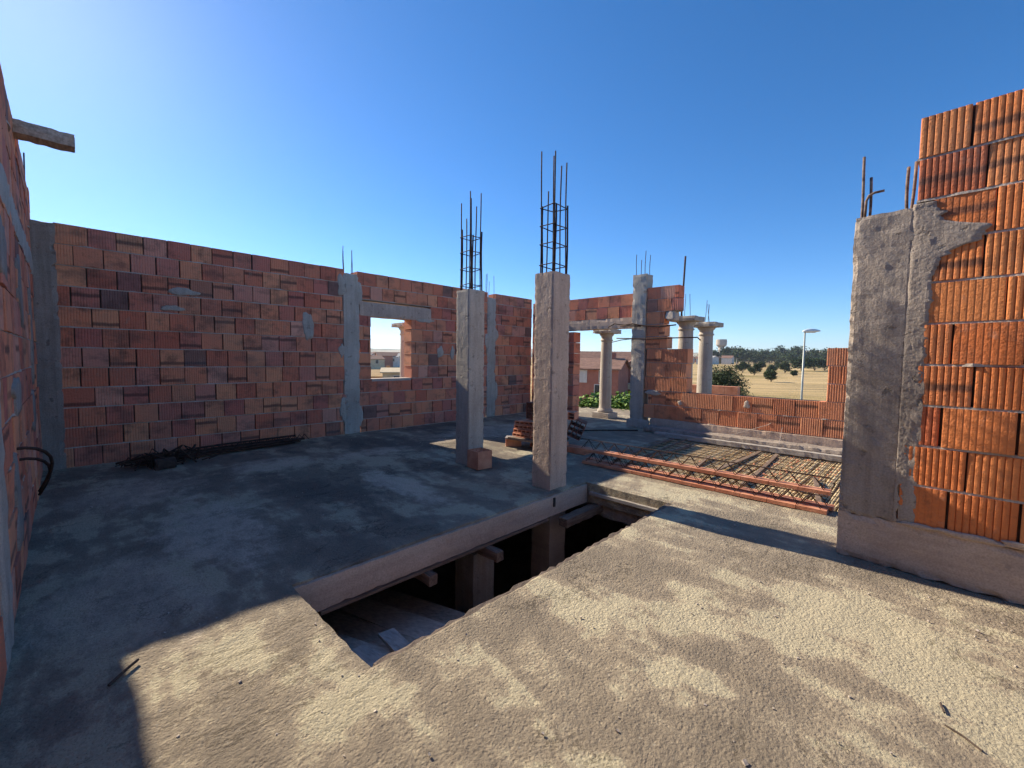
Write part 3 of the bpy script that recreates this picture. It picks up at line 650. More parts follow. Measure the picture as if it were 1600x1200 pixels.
def lattice_joist(x, y0, y1, z, label, lean=0.0, w_=0.12, h=0.13, up=1):
    t = thing('lattice_joist', label, 'floor joist', 'terracotta lattice joists stacked beside the reed panel', (x, (y0+y1)/2, z))
    L = y1-y0; n = int(L/0.25); cy = (y0+y1)/2
    for i in range(n):
        a = -L/2+L*i/n; b = -L/2+L*(i+1)/n-0.005; mb = MB(); j = random.uniform(-.003, .003)
        mb.box((-w_/2+j, a, 0), (w_/2+j, b, 0.038)); mb.build('clay_tile', M['terracotta'], t)
    mb = MB(); m = int(L/0.2)
    for sx in (-1, 1):
        pts = []
        for i in range(m*2+1):
            yy = -L/2+0.05+(L-0.1)*i/(m*2); pts.append((sx*0.035 if i % 2 == 0 else 0, yy, 0.036 if i % 2 == 0 else 0.036+h))
        for a, b in zip(pts[:-1], pts[1:]): mb.tube([a, b], 0.004, 5)
    mb.tube([(0, -L/2, 0.036+h), (0, L/2, 0.036+h)], 0.006, 5)
    mb.build('lattice', M['rebar'], t)
    return t
lattice_joist(5.17, 0.63, 3.50, 0.008, 'lattice joist lowest and nearest, its orange clay strip lying on the slab')
lattice_joist(5.33, 0.60, 3.55, 0.010, 'lattice joist hidden in shade behind the nearest orange strip')
lattice_joist(5.20, 0.62, 3.58, 0.185, 'lattice joist lying on top of the other two, orange strip raised above the slab').rotation_euler = (0, 0, R(1.5))

# ---------------- right-hand pier
def build_pier():
    t = thing('brick_pier', 'big near wall of orange ribbed hollow bricks with a concrete column, at the right', 'brick wall')
    X = 4.15; y0 = 0.44
    c = rough_box('cast_column', (X, 0.095, 0.34), (X+0.36, y0, 2.585), M['conc_rough'], t, 0.03, 0.007, 0.014, 8)
    c2 = rough_box('rough_infill', (X-0.004, 0.0, 0.36), (X+0.3, 0.094, 2.60), M['conc_rough'], t, 0.025, 0.006, 0.008, 12)
    rebars(c, [(X+0.03, y0-0.03, 2.5, 3.03, 0.01, 0.0)], 0.009, 'rebar_pale')
    rebars(c, [(X+0.05, y0-0.075, 2.5, 2.87, 0.0, 0.0)], 0.009, 'rebar_pale')
    rebars(c, [(X+0.10, 0.16, 2.5, 2.90, 0.0, 0.01), (X+0.22, 0.155, 2.5, 2.97, 0.02, -0.01)], 0.010, 'rebar_pale')
    mb = MB(); mb.tube([(X+0.03, y0-0.05, 2.5), (X+0.03, y0-0.055, 2.70), (X+0.03, y0-0.07, 2.735), (X+0.035, y0-0.1, 2.75), (X+0.04, y0-0.155, 2.752)], 0.009, 6); mb.build('rebar', M['rebar_pale'], c, True)
    rough_box('base_beam', (X-0.006, -2.6, 0), (X+0.36, y0+0.004, 0.355), M['conc_brown'], t, 0.05, 0.007, 0.02)
    ch = 0.2815; u = lambda y: y0-y
    st = [0.315, 0.27]
    left = [0.10, 0.098, 0.06, 0.05, 0.03, 0.02, 0.005, 0.02, 0.105, 0.115, 0.11]
    joints = [-0.15, -0.225, -0.10, -0.235, -0.115, -0.346, -0.235, -0.264, -0.21, -0.15, 0.012]
    for i in range(10):
        z = 0.358+i*ch*1.0
        brickwork(t, (X-0.002, left[i], z if i < 10 else z), (0, -1, 0), (-1, 0, 0), [[(0.0, 2.7)]], 0.325, ch-0.001, 0.30, M['brick_or'], ribs=10, groove=0.010, seed=60+i, prof=6, jit=0.004,
                  stag=[left[i]-joints[i]], bed=0.014, gap=0.014, bulge=0.012)
    def right_edge(z):
        pts = [(0.34, 0.10), (0.62, 0.095), (0.66, 0.06), (0.9, 0.07), (0.95, 0.055), (1.2, 0.045), (1.23, 0.02), (1.5, 0.03), (1.54, 0.0), (1.8, 0.005), (2.08, -0.005), (2.215, -0.03), (2.235, -0.10), (2.27, -0.13), (2.29, -0.21), (2.32, -0.23), (2.395, -0.25), (2.41, -0.20), (2.43, -0.11), (2.46, -0.04), (2.56, 0.0), (2.61, 0.02)]
        for (a, p), (b, q) in zip(pts[:-1], pts[1:]):
            if z <= b: return p+(q-p)*(z-a)/(b-a)
        return pts[-1][1]
    mb = MB(); N = 260; C_ = 12; vs = []
    for i in range(N+1):
        z = 0.345+(2.605-0.345)*i/N; ye = right_edge(z)+0.024*noise.noise(Vector((z*9, 3, 1)))+0.022*noise.noise(Vector((z*31, 5, 1)))+0.010*noise.noise(Vector((z*90, 5, 1)))+(0.05*noise.noise(Vector((z*38, 8, 1))) if z > 2.2 else 0)
        for j in range(C_+1):
            q = j/C_; y = 0.12+(ye-0.12)*q
            out = 0.005+0.003*noise.noise(Vector((y*14, z*10, 2)))+0.0035*noise.noise(Vector((y*80, z*75, 4)))
            if j == C_: out = -0.02
            elif j == C_-1: out *= 0.75; y = 0.12+(ye-0.12)*0.985
            elif j == 0: out = -0.004
            if i in (0, N): out = -0.02
            vs.append((X-out, y, z))
    fs = [(i*(C_+1)+j, i*(C_+1)+j+1, (i+1)*(C_+1)+j+1, (i+1)*(C_+1)+j) for i in range(N) for j in range(C_)]
    mb.mesh(vs, fs); mb.build('mortar_patch', M['conc_rough'], t, True)
    for k, (y, z, ru, rz) in enumerate(((-0.25, 0.362, .16, .02), (-0.02, 0.36, .10, .016), (-0.52, 0.375, .12, .02))):
        blob_patch('mortar_patch', (X-0.004, y, z), (0, 1, 0), (-1, 0, 0), M['conc_brown'], t, ru, rz, 0.012, 80+k, 0.7)
    # the wall is not quite square to the slab, turned to catch more raking sun
    piv = Vector((4.15, 0.44, 0)); rot = Matrix.Translation(piv) @ Matrix.Rotation(R(-4.5), 4, 'Z') @ Matrix.Translation(-piv)
    for o in list(t.children_recursive): o.data.transform(rot)
build_pier()

# ---------------- blocks, tiles, debris
M['terra_dark'] = mk_simple('sooty_terracotta', (0.13, 0.055, 0.04), (0.28, 0.11, 0.07), 5)
def hollow_block(name, c, s, rz, mat, label, cat='hollow brick', group=None, cells=(3, 3), pitch=0.0, tilt=0.0, th=0.012):
    """terracotta block with open cells along local x"""
    mb = MB(); sx, sy, sz = s
    for j in range(cells[0]+1):
        y = -sy/2+(sy-th)*j/cells[0]; mb.box((-sx/2, y, -sz/2), (sx/2, y+th, sz/2))
    for k in range(cells[1]+1):
        z = -sz/2+(sz-th)*k/cells[1]
        for j in range(cells[0]):
            y = -sy/2+(sy-th)*j/cells[0]+th; y2 = -sy/2+(sy-th)*(j+1)/cells[0]
            e = 0.0 if k in (0, cells[1]) else 0.002
            mb.box((-sx/2+e, y, z), (sx/2-e, y2, z+th))
    o = mb.build(name, mat); o.location = c; o.rotation_euler = (tilt, pitch, rz)
    return tag(o, label, cat, group)
hollow_block('hollow_brick', (3.89, 4.34, 0.125), (0.24, 0.24, 0.24), R(-4), M['terracotta'], 'reddish brick with plain faces standing against the foot of the thinner column', cells=(3, 3), pitch=R(90))
g = 'terracotta tiles piled behind the thick column'
hollow_block('hollow_brick', (5.27, 5.02, 0.075), (0.26, 0.12, 0.145), R(-42), M['terracotta'], 'small hollow brick on edge at the left foot of the tile pile', cells=(2, 2))
hollow_block('hollow_brick', (5.66, 4.02, 0.05), (0.5, 0.20, 0.09), R(92), M['terracotta'], 'flat hollow tile lying on the slab at the right foot of the tile pile', cells=(4, 1))
names = ['lowest', 'second lowest', 'third lowest', 'top']
for i in range(4):
    for side in (0, 1):
        hollow_block('clay_tile', (5.40+0.02*i-0.02*side, 4.80-0.42*side, 0.215+0.068*i), (0.36, 0.40, 0.06), R(-6+3*i+8*side), M['terracotta'],
                     '%s clay tile in the %s half of the pile behind the thick column' % (names[i], 'left' if side == 0 else 'hidden right'), 'clay tile', g, cells=(4, 1), tilt=R(3 if side else -2))
mb = MB(); mb.obox((5.45, 4.62, 0.165), (0.30, 0.05, 0), (-0.05, 0.42, 0), (0, 0, 0.018)); tag(mb.build('pallet_board', M['wood']), 'dark board carrying the pile of clay tiles', 'wooden board')
hollow_block('hollow_brick', (5.50, 4.42, 0.09), (0.25, 0.6, 0.13), R(4), M['terracotta'], 'low hollow brick row hidden in shade under the board of the tile pile', cells=(5, 1))
hollow_block('perforated_brick', (5.60, 4.80, 0.61), (0.25, 0.25, 0.28), R(8), M['terra_dark'], 'blackened perforated brick on top of the tile pile', cells=(5, 5), th=0.014)
hollow_block('hollow_brick', (5.72, 4.17, 0.58), (0.25, 0.22, 0.12), R(20), M['terracotta'], 'reddish brick on top of the pile, right of the thick column', cells=(2, 2))
hollow_block('hollow_brick', (5.84, 4.12, 0.36), (0.28, 0.25, 0.30), R(30), M['terra_dark'], 'dark tilted brick leaning at the right end of the tile pile', cells=(3, 3), tilt=R(22))
hollow_block('clay_tile', (5.20, 4.93, 0.165), (0.30, 0.10, 0.025), R(-60), M['wood_pale'], 'slanting grey scrap resting on the small brick at the foot of the tile pile', 'scrap board', None, (1, 1), tilt=R(12), th=0.01)

# rusted lattice girders along the back wall
def build_scrap():
    t = thing('rebar_bundle', 'dark bundle of rusty lattice girders lying along the foot of the back wall', 'steel bundle')
    A = Vector((0.45, 7.42, 0.0)); B = Vector((2.85, 7.72, 0.0)); d = (B-A); L = d.length; d.normalize(); n = Vector((-d.y, d.x, 0))
    mb = MB()
    for (o_, z, r_) in ((0, 0.03, .018), (0.06, 0.03, .014), (-0.05, 0.04, .012), (0.02, 0.10, .012), (0.05, 0.13, .016), (-0.02, 0.07, .02), (0.09, 0.06, .018)):
        s = random.uniform(0, 0.3); mb.tube([A+n*o_+d*s+Vector((0, 0, z)), (A+B)/2+n*(o_+0.02)+Vector((0, 0, z+0.01)), B+n*o_-d*random.uniform(0, .3)+Vector((0, 0, z))], r_, 5)
    mb.build('long_bars', M['rebar'], t)
    mb = MB()
    for i in range(28):
        p = A+d*(L*i/28)+Vector((0, 0, 0.03)); q = A+d*(L*(i+1)/28)+Vector((0, 0, 0.14)); mb.tube([p+n*0.0, q+n*0.03], 0.006, 4); mb.tube([q+n*0.03, q+n*0.03+d*0.08-Vector((0, 0, 0.1))], 0.006, 4)
    rr = random.Random(3)
    for i in range(26):
        c = Vector((0.55+rr.random()*0.75, 7.15+rr.random()*0.25, 0.02)); mb.tube([c, c+Vector((rr.uniform(-.25, .25), rr.uniform(-.1, .2), rr.uniform(0.05, .22))), c+Vector((rr.uniform(-.35, .35), rr.uniform(-.1, .2), rr.uniform(0, .12)))], rr.uniform(0.006, 0.016), 5)
    mb.build('tangle', M['rebar'], t)
    o = rough_box('scrap_block', (0.75, 7.05, 0.0), (0.98, 7.22, 0.13), M['joint'], None, 0.04, 0.01, 0.02); tag(o, 'dark broken block at the tangled end of the rusty girders', 'rubble block')
    for k, (a, b, r_, lb) in enumerate((((0.085, 2.57, 0.012), (0.195, 2.68, 0.02), 0.007, 'short dark stick lying across the shadow edge at lower left'),
                                    ((2.47, -0.13, 0.01), (2.40, -0.23, 0.012), 0.004, 'thin dark twig near the lower right corner of the slab'),
                                    ((2.62, -0.12, 0.01), (2.55, -0.13, 0.014), 0.004, 'tiny curled twig just behind the lower right corner'),
                                    ((4.4+2.9, 5.2, 0.015), (8.3, 4.3, 0.02), 0.014, 'long dark bar lying on the slab towards the doorway column'))):
        mb = MB(); a = Vector(a); b = Vector(b); mb.tube([a, (a+b)/2+Vector((0.006, 0.004, 0.004)), b], r_, 5); tag(mb.build('stick' if k < 3 else 'steel_bar', M['rebar'] if k == 3 else M['joint']), lb, 'stick' if k < 3 else 'steel bar')
    mb = MB(); rr = random.Random(12)
    for i in range(420):
        x = rr.uniform(0.0, 5.0); y = rr.uniform(-0.8, 2.9) if rr.random() < .75 else rr.uniform(2.9, 7.5)
        if HX0-.05 < x < HX1+.05 and HY0-.05 < y < HY1+.05: continue
        if x > 4.05 and y < 0.5: continue
        s = rr.uniform(0.002, 0.006)*(1.6 if rr.random() < 0.05 else 1)
        a = Vector((rr.uniform(-1, 1), rr.uniform(-1, 1), rr.uniform(-.4, .4))).normalized(); b = a.cross(Vector((0, 0, 1))).normalized(); c_ = a.cross(b)
        mb.obox((x, y, s*0.4+0.002), a*s, b*s*0.8, c_*s*0.6)
    tag(mb.build('gravel_crumbs', M['mortar']), kind='stuff')
build_scrap()

# ================================================================== PORCH
def lathe(mb, cx, cy, prof, n=28):
    vs = []; 
    for (r_, z) in prof:
        for j in range(n):
            a = 2*math.pi*j/n; vs.append((cx+r_*math.cos(a), cy+r_*math.sin(a), z))
    fs = [(i*n+j, i*n+(j+1) % n, (i+1)*n+(j+1) % n, (i+1)*n+j) for i in range(len(prof)-1) for j in range(n)]
    fs += [tuple(reversed(range(n))), tuple((len(prof)-1)*n+j for j in range(n))]
    mb.mesh(vs, fs)
def round_column(x, y, zb, zt, r_, label, group='round porch columns', bars=0):
    t = thing('round_column', label, 'stone column', group, (x, y, zb)); H = zt-zb
    mb = MB(); lathe(mb, 0, 0, [(r_*1.28, 0.151), (r_*1.32, 0.19), (r_*1.25, 0.225), (r_*1.08, 0.24), (r_*1.02, 0.29), (r_, 0.34), (r_*1.0, H*0.4), (r_*0.9, H-0.36), (r_*0.9, H-0.33), (r_*1.03, H-0.32), (r_*1.05, H-0.295), (r_*0.92, H-0.28), (r_*0.92, H-0.2), (r_*1.12, H-0.165), (r_*1.25, H-0.122)])
    mb.build('shaft', M['conc_pale'], t, True)
    rough_box('plinth', (-r_*1.55, -r_*1.55, 0), (r_*1.55, r_*1.55, 0.15), M['conc_pale'], t, 0.08, 0.004, 0.01)
    q = r_*1.75
    rough_box('abacus', (-q, -q, H-0.12), (q, q, H), M['conc_pale'], t, 0.07, 0.006, 0.014)
    if bars: rebars(t, [(random.uniform(-.1, .1), random.uniform(-.12, .12), H-0.02, H+random.uniform(.45, .62), random.uniform(-.05, .05), random.uniform(-.06, .06)) for _ in range(bars)], 0.006)
    return t
def build_porch():
    mb = MB(); mb.box((9.352, 2.2, -0.30), (12.6, 11.6, -0.12)); mb.box((-0.6, 8.252, -0.30), (9.35, 11.6, -0.12)); tag(mb.build('porch_floor', M['floor']), kind='structure')
    round_column(10.46, 6.43, -0.12, 2.33, 0.165, 'round porch column standing full height in the doorway')
    round_column(10.55, 4.27, -0.12, 2.56, 0.185, 'left of the two round columns behind the stepped brick end, wider cap, thin bars', bars=3)
    round_column(11.42, 4.10, -0.12, 2.47, 0.18, 'right of the two round columns behind the low wall, nearest the water tower', bars=3)
    round_column(6.66, 10.57, -0.12, 2.44, 0.165, 'round porch column seen through the square window')
    mb = MB(); mb.tube([(10.46, 4.36, 2.55), (10.43, 4.30, 4.0)], 0.022, 8); tag(mb.build('steel_pole', M['rebar'], None, True), 'tall dark pole rising above the caps of the two round columns', 'pole')
    t = thing('outer_parapet', 'row of smooth terracotta blocks behind the low wall, beside the round columns', 'block wall')
    mb = MB()
    for i in range(6):
        y = 5.5-i*0.33; mb.box((12.2, y-0.322, 0.52), (12.42, y, 0.82))
    mb.build('blocks', M['terracotta'], t); rough_box('base', (12.2, 3.85, -0.12), (12.42, 5.5, 0.517), M['conc'], t, 0.15, .004, .01)
build_porch()

# ================================================================== OUTSIDE
GZ = -4.0
def gh(x, y):
    r_ = math.hypot(x, y); a = math.atan2(y, x)
    h = GZ
    f = max(0, min(1, (r_-60)/200)); h += f*(0.9*noise.noise(Vector((x/70, y/70, 0.3))))
    q_ = max(0, min(1, (r_-110)/350)); h += 3.0*q_*q_*(3-2*q_)
    g = max(0, (r_-650))/1000
    h += g*8*(0.5+noise.noise(Vector((x/420, y/420, 1.7))))
    return h
def mk_ground():
    k = NT('dry_field', 0.95)
    a = k.noise(0.03, None, 8, 0.62); c_ = k.noise(4, k.coord(1, 2, 1), 6, 0.7)
    cc = k.n('ShaderNodeTexCoord'); mr = k.n('ShaderNodeMapping'); mr.inputs['Rotation'].default_value = (0, 0, -yaw); mr.inputs['Scale'].default_value = (1, 1, 1); k.t.links.new(cc.outputs['Object'], mr.inputs[0])
    mr2 = k.n('ShaderNodeMapping'); mr2.inputs['Scale'].default_value = (1.0, 0.16, 1); k.t.links.new(mr.outputs[0], mr2.inputs[0])
    b = k.noise(0.11, mr2.outputs[0], 7, 0.7)
    c = k.ramp(a, [(0.40, (0.34, 0.27, 0.09)), (0.48, (0.64, 0.45, 0.20)), (0.62, (0.74, 0.53, 0.26))])
    c = k.mix(k.ramp(b, [(0.42, 0.75), (0.54, 0.0)]), c, (0.27, 0.20, 0.09))
    c = k.mix(k.ramp(c_, [(0.38, 0.5), (0.6, 0.0)]), c, (0.20, 0.13, 0.06))
    k.color(c); k.bump(c_, 0.3, 0.8)
    return k.m
def build_ground():
    rings = [0, 4, 10, 18, 28, 40, 55, 75, 100, 130, 170, 220, 280, 360, 460, 600, 800, 1050, 1400, 1900, 2600, 3600, 5200, 8000]
    n = 180; vs = [(0, 0, GZ)]; fs = []
    for r_ in rings[1:]:
        for j in range(n):
            a = 2*math.pi*j/n; x, y = r_*math.cos(a), r_*math.sin(a); vs.append((x, y, gh(x, y) if r_ < 3000 else GZ+10))
    for j in range(n): fs.append((0, 1+j, 1+(j+1) % n))
    for i in range(len(rings)-2):
        for j in range(n):
            a, b = 1+i*n+j, 1+i*n+(j+1) % n; fs.append((a, a+n, b+n, b))
    me = bpy.data.meshes.new('ground'); me.from_pydata(vs, [], fs); me.polygons.foreach_set('use_smooth', [True]*len(fs))
    tag(link('ground', me, mk_ground()), kind='structure')
    # hills
    k = NT('far_hills', 1.0)
    a = k.noise(0.004, k.coord(1, 1, 3), 8, 0.6)
    k.color(k.ramp(a, [(0.40, (0.10, 0.11, 0.06)), (0.5, (0.30, 0.25, 0.14)), (0.62, (0.42, 0.35, 0.22))]))
    vs = []; fs = []; N = 220; Rr = [1900, 2300, 2700, 3200, 3800]
    for j in range(N+1):
        a_ = R(-40)+R(170)*j/N
        prof = 50+20*noise.noise(Vector((a_*3.1, 0.7, 0)))+7*noise.noise(Vector((a_*11, 1.7, 0)))+3*noise.noise(Vector((a_*40, 2.7, 0)))
        for i, r_ in enumerate(Rr):
            hz = [-2, 0.55, 1.0, 0.85, -1][i]
            z = (prof*hz if hz > 0 else -20)+(6*noise.noise(Vector((r_*math.cos(a_)/300, r_*math.sin(a_)/300, 0))) if hz > 0 else 0)
            vs.append((r_*math.cos(a_), r_*math.sin(a_), GZ+8+z))
    m = len(Rr)
    for j in range(N):
        for i in range(m-1): fs.append((j*m+i, j*m+i+1, (j+1)*m+i+1, (j+1)*m+i))
    me = bpy.data.meshes.new('hills'); me.from_pydata(vs, [], fs); me.polygons.foreach_set('use_smooth', [True]*len(fs))
    tag(link('hills', me, k.m), kind='structure')
build_ground()

M['leaf_dark'] = mk_leaf('evergreen_leaves', (0.022, 0.04, 0.014), (0.045, 0.075, 0.022), (0.09, 0.13, 0.04))
M['leaf_olive'] = mk_leaf('olive_leaves', (0.035, 0.05, 0.02), (0.075, 0.10, 0.04), (0.14, 0.17, 0.07))
M['leaf_fresh'] = mk_leaf('bright_shrub_leaves', (0.05, 0.10, 0.015), (0.14, 0.25, 0.035), (0.34, 0.44, 0.10))
M['bark'] = mk_simple('bark', (0.07, 0.05, 0.035), (0.16, 0.12, 0.09), 8, 0.9, 0.01)

def crown_mesh(rx, ry, rz, nleaf, ls, seed, clumps=14, drop=0.0, broad=1.0):
    rr = random.Random(seed); mb = MB(); cl = []
    for i in range(clumps):
        while True:
            p = Vector((rr.uniform(-1, 1), rr.uniform(-1, 1), rr.uniform(-1, 1)))
            if 0.25 < p.length < 0.9: break
        cl.append((Vector((p.x*rx*0.72, p.y*ry*0.72, p.z*rz*0.72)), rr.uniform(0.28, 0.5), rr.random()))
    for i in range(nleaf):
        c, s, tone = cl[rr.randrange(clumps)]
        while True:
            q = Vector((rr.gauss(0, 0.5), rr.gauss(0, 0.5), rr.gauss(0, 0.5)))
            if q.length < 1.15: break
        p = c+Vector((q.x*rx*s, q.y*ry*s, q.z*rz*s))
        if p.z < -rz*0.75-drop: continue
        a = Vector((rr.uniform(-1, 1), rr.uniform(-1, 1), rr.uniform(-0.6, 0.6))).normalized(); b = a.cross(Vector((rr.uniform(-.5, .5), rr.uniform(-.5, .5), 1))).normalized()
        l = ls*rr.uniform(0.6, 1.3)
        mb.face([p-a*l, p-b*l*0.5*broad+Vector((0, 0, l*0.1)), p+a*l, p+b*l*0.5*broad], min(1, max(0, tone*0.6+rr.random()*0.4)))
    return mb
def tree(name, x, y, z, h, w_, label, cat, group, mat, nleaf, ls, seed, trunk_h=0.25, clumps=14, broad=1.0, crown_low=None):
    t = thing(name, label, cat, group, (x, y, z))
    cz = h*(trunk_h+1)/2 if crown_low is None else (h+crown_low)/2
    rz = h-cz
    o = crown_mesh(w_/2, w_/2, rz, nleaf, ls, seed, clumps, 0, broad).build('crown', mat, t); o.location = (0, 0, cz)
    mb = MB(); tr = 0.02*h+0.03
    mb.tube([(0, 0, -0.3), (tr*0.5, 0, h*trunk_h*0.6), (tr, tr*0.4, cz)], [tr*1.3, tr, tr*0.5], 7)
    rr = random.Random(seed)
    for i in range(4):
        a = rr.uniform(0, 6.28); mb.tube([(tr*0.6, 0, h*trunk_h*0.7), (math.cos(a)*w_*0.3, math.sin(a)*w_*0.3, cz+rr.uniform(-.1, .3)*rz)], [tr*0.6, tr*0.2], 5)
    mb.build('trunk', M['bark'], t)
    return t
yawF = Vector((math.cos(yaw), math.sin(yaw), 0)); yawR = Vector((math.sin(yaw), -math.cos(yaw), 0))
def place(px, dep):                                   # plan position for a bearing given as lateral/forward ratio
    q = yawF*dep+yawR*(dep*(px-800)/fpx*1.0); return q.x, q.y

def build_plants():
    x, y = place(1128, 40)
    tree('round_tree', x, y, GZ, 5.6, 5.0, 'big round dark green tree close behind the right round column', 'tree', None, M['leaf_olive'], 16000, 0.10, 5, 0.1, 26)
    x, y = place(1150, 37.5)
    tree('round_tree', x, y, GZ, 3.5, 3.6, 'lower dark bush leaning out right of the big round tree', 'bush', None, M['leaf_dark'], 7000, 0.10, 6, 0.02, 18)
    sp = [(912, 14.6, .45, 1.9, 'bright green shrub at the left side of the doorway view', 1), (936, 16.0, .30, 1.8, 'bright shrub right behind the doorway column', 2), (968, 15.0, .55, 2.2, 'tallest pale green shrub right of the doorway column', 3),
          (986, 14.0, .2, 1.6, 'dark green shrub close to the square column in the doorway view', 4), (948, 13.9, -.25, 1.3, 'low shrub at the foot of the doorway column', 5)]
    for (px, dep, top, w_, lb, sd_) in sp:
        x, y = place(px, dep)
        tree('garden_shrub', x, y, GZ, top-GZ, w_, lb, 'shrub', 'garden shrubs outside the doorway', M['leaf_fresh'], 2600, 0.085, 100+sd_, 0.5, 16, 1.5)
    fb = [(1178, 153, 4.6, 5.2, 'left field bush below the far trees, rounded and dark'), (1205, 113, 3.5, 4.1, 'nearest field bush, standing alone in the stubble'), (1206, 190, 4.0, 5.6, 'small field bush just left of the widest one'),
          (1226, 186, 5.6, 5.8, 'widest field bush with a shadow beside it'), (1252, 215, 8, 12, 'clump of field trees behind the street lamp'), (1272, 222, 7, 12, 'field tree right of the street lamp'), (1288, 228, 8, 12, 'field tree next to the brick stub by the pier'), (1262, 250, 7, 12, 'low dark trees just beyond the lamp post'), (1160, 185, 5, 7, 'small tree at the left edge of the field'), (1190, 240, 4.5, 6.5, 'distant field bush midway to the tree line, above the nearest one'), (1216, 262, 4, 6, 'faint far bush above the widest field bush'), (1240, 150, 2.2, 3.0, 'tiny low bush just left of the lamp post')]
    for k, (px, dep, h, w_, lb) in enumerate(fb):
        x, y = place(px, dep)
        tree('field_bush', x, y, gh(x, y), h, w_, lb, 'bush', 'bushes in the dry field', M['leaf_dark'], 2400, 0.03*w_+0.14, 200+k, 0.02, 14)
    rr = random.Random(77); n = 0
    for dep0, cnt, hh in ((400, 22, 9.5), (500, 24, 12), (640, 22, 14)):
        for i in range(cnt):
            px = 1095+ (1330-1095)*(i+rr.uniform(0.1, .9))/cnt; dep = dep0*rr.uniform(0.92, 1.1)
            x, y = place(px, dep); h = hh*rr.uniform(1.0, 1.9)
            q = {400: 'front', 500: 'middle', 640: 'rear'}[dep0]
            rel = 'above the left round columns' if px < 1120 else 'right of the water tower' if px < 1165 else 'above the left field bush' if px < 1200 else 'above the widest field bush' if px < 1245 else 'around the street lamp head' if px < 1275 else 'next to the brick pier'
            tree('woodland_tree', x, y, gh(x, y)-0.5, h, h*rr.uniform(1.1, 1.7), 'dark evergreen in the %s row of the far tree line, %s' % (q, rel), 'tree', 'trees of the far tree line, %s row, %s' % (q, rel), M['leaf_dark'] if rr.random() < .75 else M['leaf_olive'], 900, 0.11*h**0.85, 300+n, 0.02, 11); n += 1
build_plants()

# ---------------- street lamp, water tower
def build_lamp():
    x, y = place(1254, 30)
    t = thing('street_lamp', 'grey street lamp with a flat white oval head above the low brick wall', 'street lamp', None, (x, y, GZ))
    m = mk_simple('galvanised_steel', (0.30, 0.32, 0.30), (0.42, 0.43, 0.40), 3, 0.5, 0, metal=0.3); wm = mk_simple('white_enamel', (0.62, 0.66, 0.68), (0.72, 0.75, 0.76), 2, 0.4, 0)
    H_ = 7.55; mb = MB(); mb.tube([(0, 0, 0), (0, 0, 3), (0, 0, H_)], [0.085, 0.07, 0.05], 10); mb.build('pole', m, t, True)
    d = yawR; s = Vector((-d.y, d.x, 0)); mb = MB(); vs = []; K = 12; Ns = 12
    for i in range(K+1):
        u_ = i/K; w_ = max(0.012, 0.20*math.sin(math.pi*min(1, u_*0.93+0.05))**0.6*(1.0-0.25*u_)); h_ = w_*1.05
        c = d*(-0.14+1.22*u_)+Vector((0, 0, H_+0.05+0.05*u_))
        for j in range(Ns):
            a = 2*math.pi*j/Ns; zz = math.sin(a); vs.append(c+s*(w_*math.cos(a))+Vector((0, 0, (h_ if zz > 0 else h_*0.5)*zz)))
    fs = [(i*Ns+j, i*Ns+(j+1) % Ns, (i+1)*Ns+(j+1) % Ns, (i+1)*Ns+j) for i in range(K) for j in range(Ns)]+[tuple(reversed(range(Ns))), tuple(K*Ns+j for j in range(Ns))]
    mb.mesh(vs, fs); mb.build('lamp_head', wm, t, True)
    mb = MB(); mb.obox(d*0.4+Vector((0, 0, H_-0.005)), d*0.28, s*0.09, (0, 0, 0.02)); mb.build('glass_cover', mk_simple('lamp_glass', (.35, .36, .36), (.45, .46, .46), 3, 0.2, 0), t)
    x, y = place(1125, 600); z = gh(x, y)
    t = thing('water_tower', 'pale concrete water tower with a drum top on the horizon', 'water tower', None, (x, y, z)); H_ = 31.5-z
    mb = MB(); lathe(mb, 0, 0, [(4.2, -1), (4.0, 5), (3.7, H_*0.5), (3.6, H_-11.5)], 24); mb.build('stem', M['conc_pale'], t, True)
    mb = MB(); lathe(mb, 0, 0, [(3.6, H_-11.5), (6.4, H_-8.5), (6.4, H_-8.0), (7.0, H_-7.9), (7.0, H_-1.4), (6.7, H_-1.3), (6.7, H_-0.3), (0.5, H_)], 24); mb.build('drum', M['conc_pale'], t)
    x, y = place(1150, 190); t = thing('power_pole', 'thin pale utility pole at the left edge of the field', 'pole', None, (x, y, gh(x, y)))
    mb = MB(); mb.tube([(0, 0, 0), (0, 0, 6.2)], [0.16, 0.11], 8); mb.build('shaft', M['conc_pale'], t); mb = MB(); mb.obox((0, 0, 5.9), yawR*0.8, yawF*0.05, (0, 0, 0.06)); mb.build('crossarm', M['conc_pale'], t)
build_lamp()

# ---------------- houses
M['tile_roof'] = mk_simple('clay_roof_tiles', (0.17, 0.095, 0.07), (0.30, 0.17, 0.125), 2, 0.9, 0.02, (1, 1, 4))
M['blue_roof'] = mk_simple('blue_grey_roof', (0.20, 0.25, 0.30), (0.30, 0.35, 0.41), 1, 0.6, 0.01)
M['glass'] = mk_simple('dark_window', (0.03, 0.035, 0.04), (0.06, 0.065, 0.07), 1, 0.15, 0)
M['shutter'] = mk_simple('pale_shutter', (0.50, 0.48, 0.46), (0.60, 0.58, 0.55), 3, 0.7, 0)
WALLC = {'brick': (0.30, 0.10, 0.07), 'cream': (0.55, 0.44, 0.29), 'orange': (0.56, 0.27, 0.11), 'pink': (0.36, 0.15, 0.11), 'white': (0.60, 0.57, 0.52), 'grey': (0.38, 0.37, 0.35), 'ochre': (0.50, 0.33, 0.16)}
for k_, c_ in WALLC.items(): M['w_'+k_] = mk_simple(k_+'_render', tuple(v*0.85 for v in c_), tuple(min(1, v*1.12) for v in c_), 1.5, 0.9, 0.004)
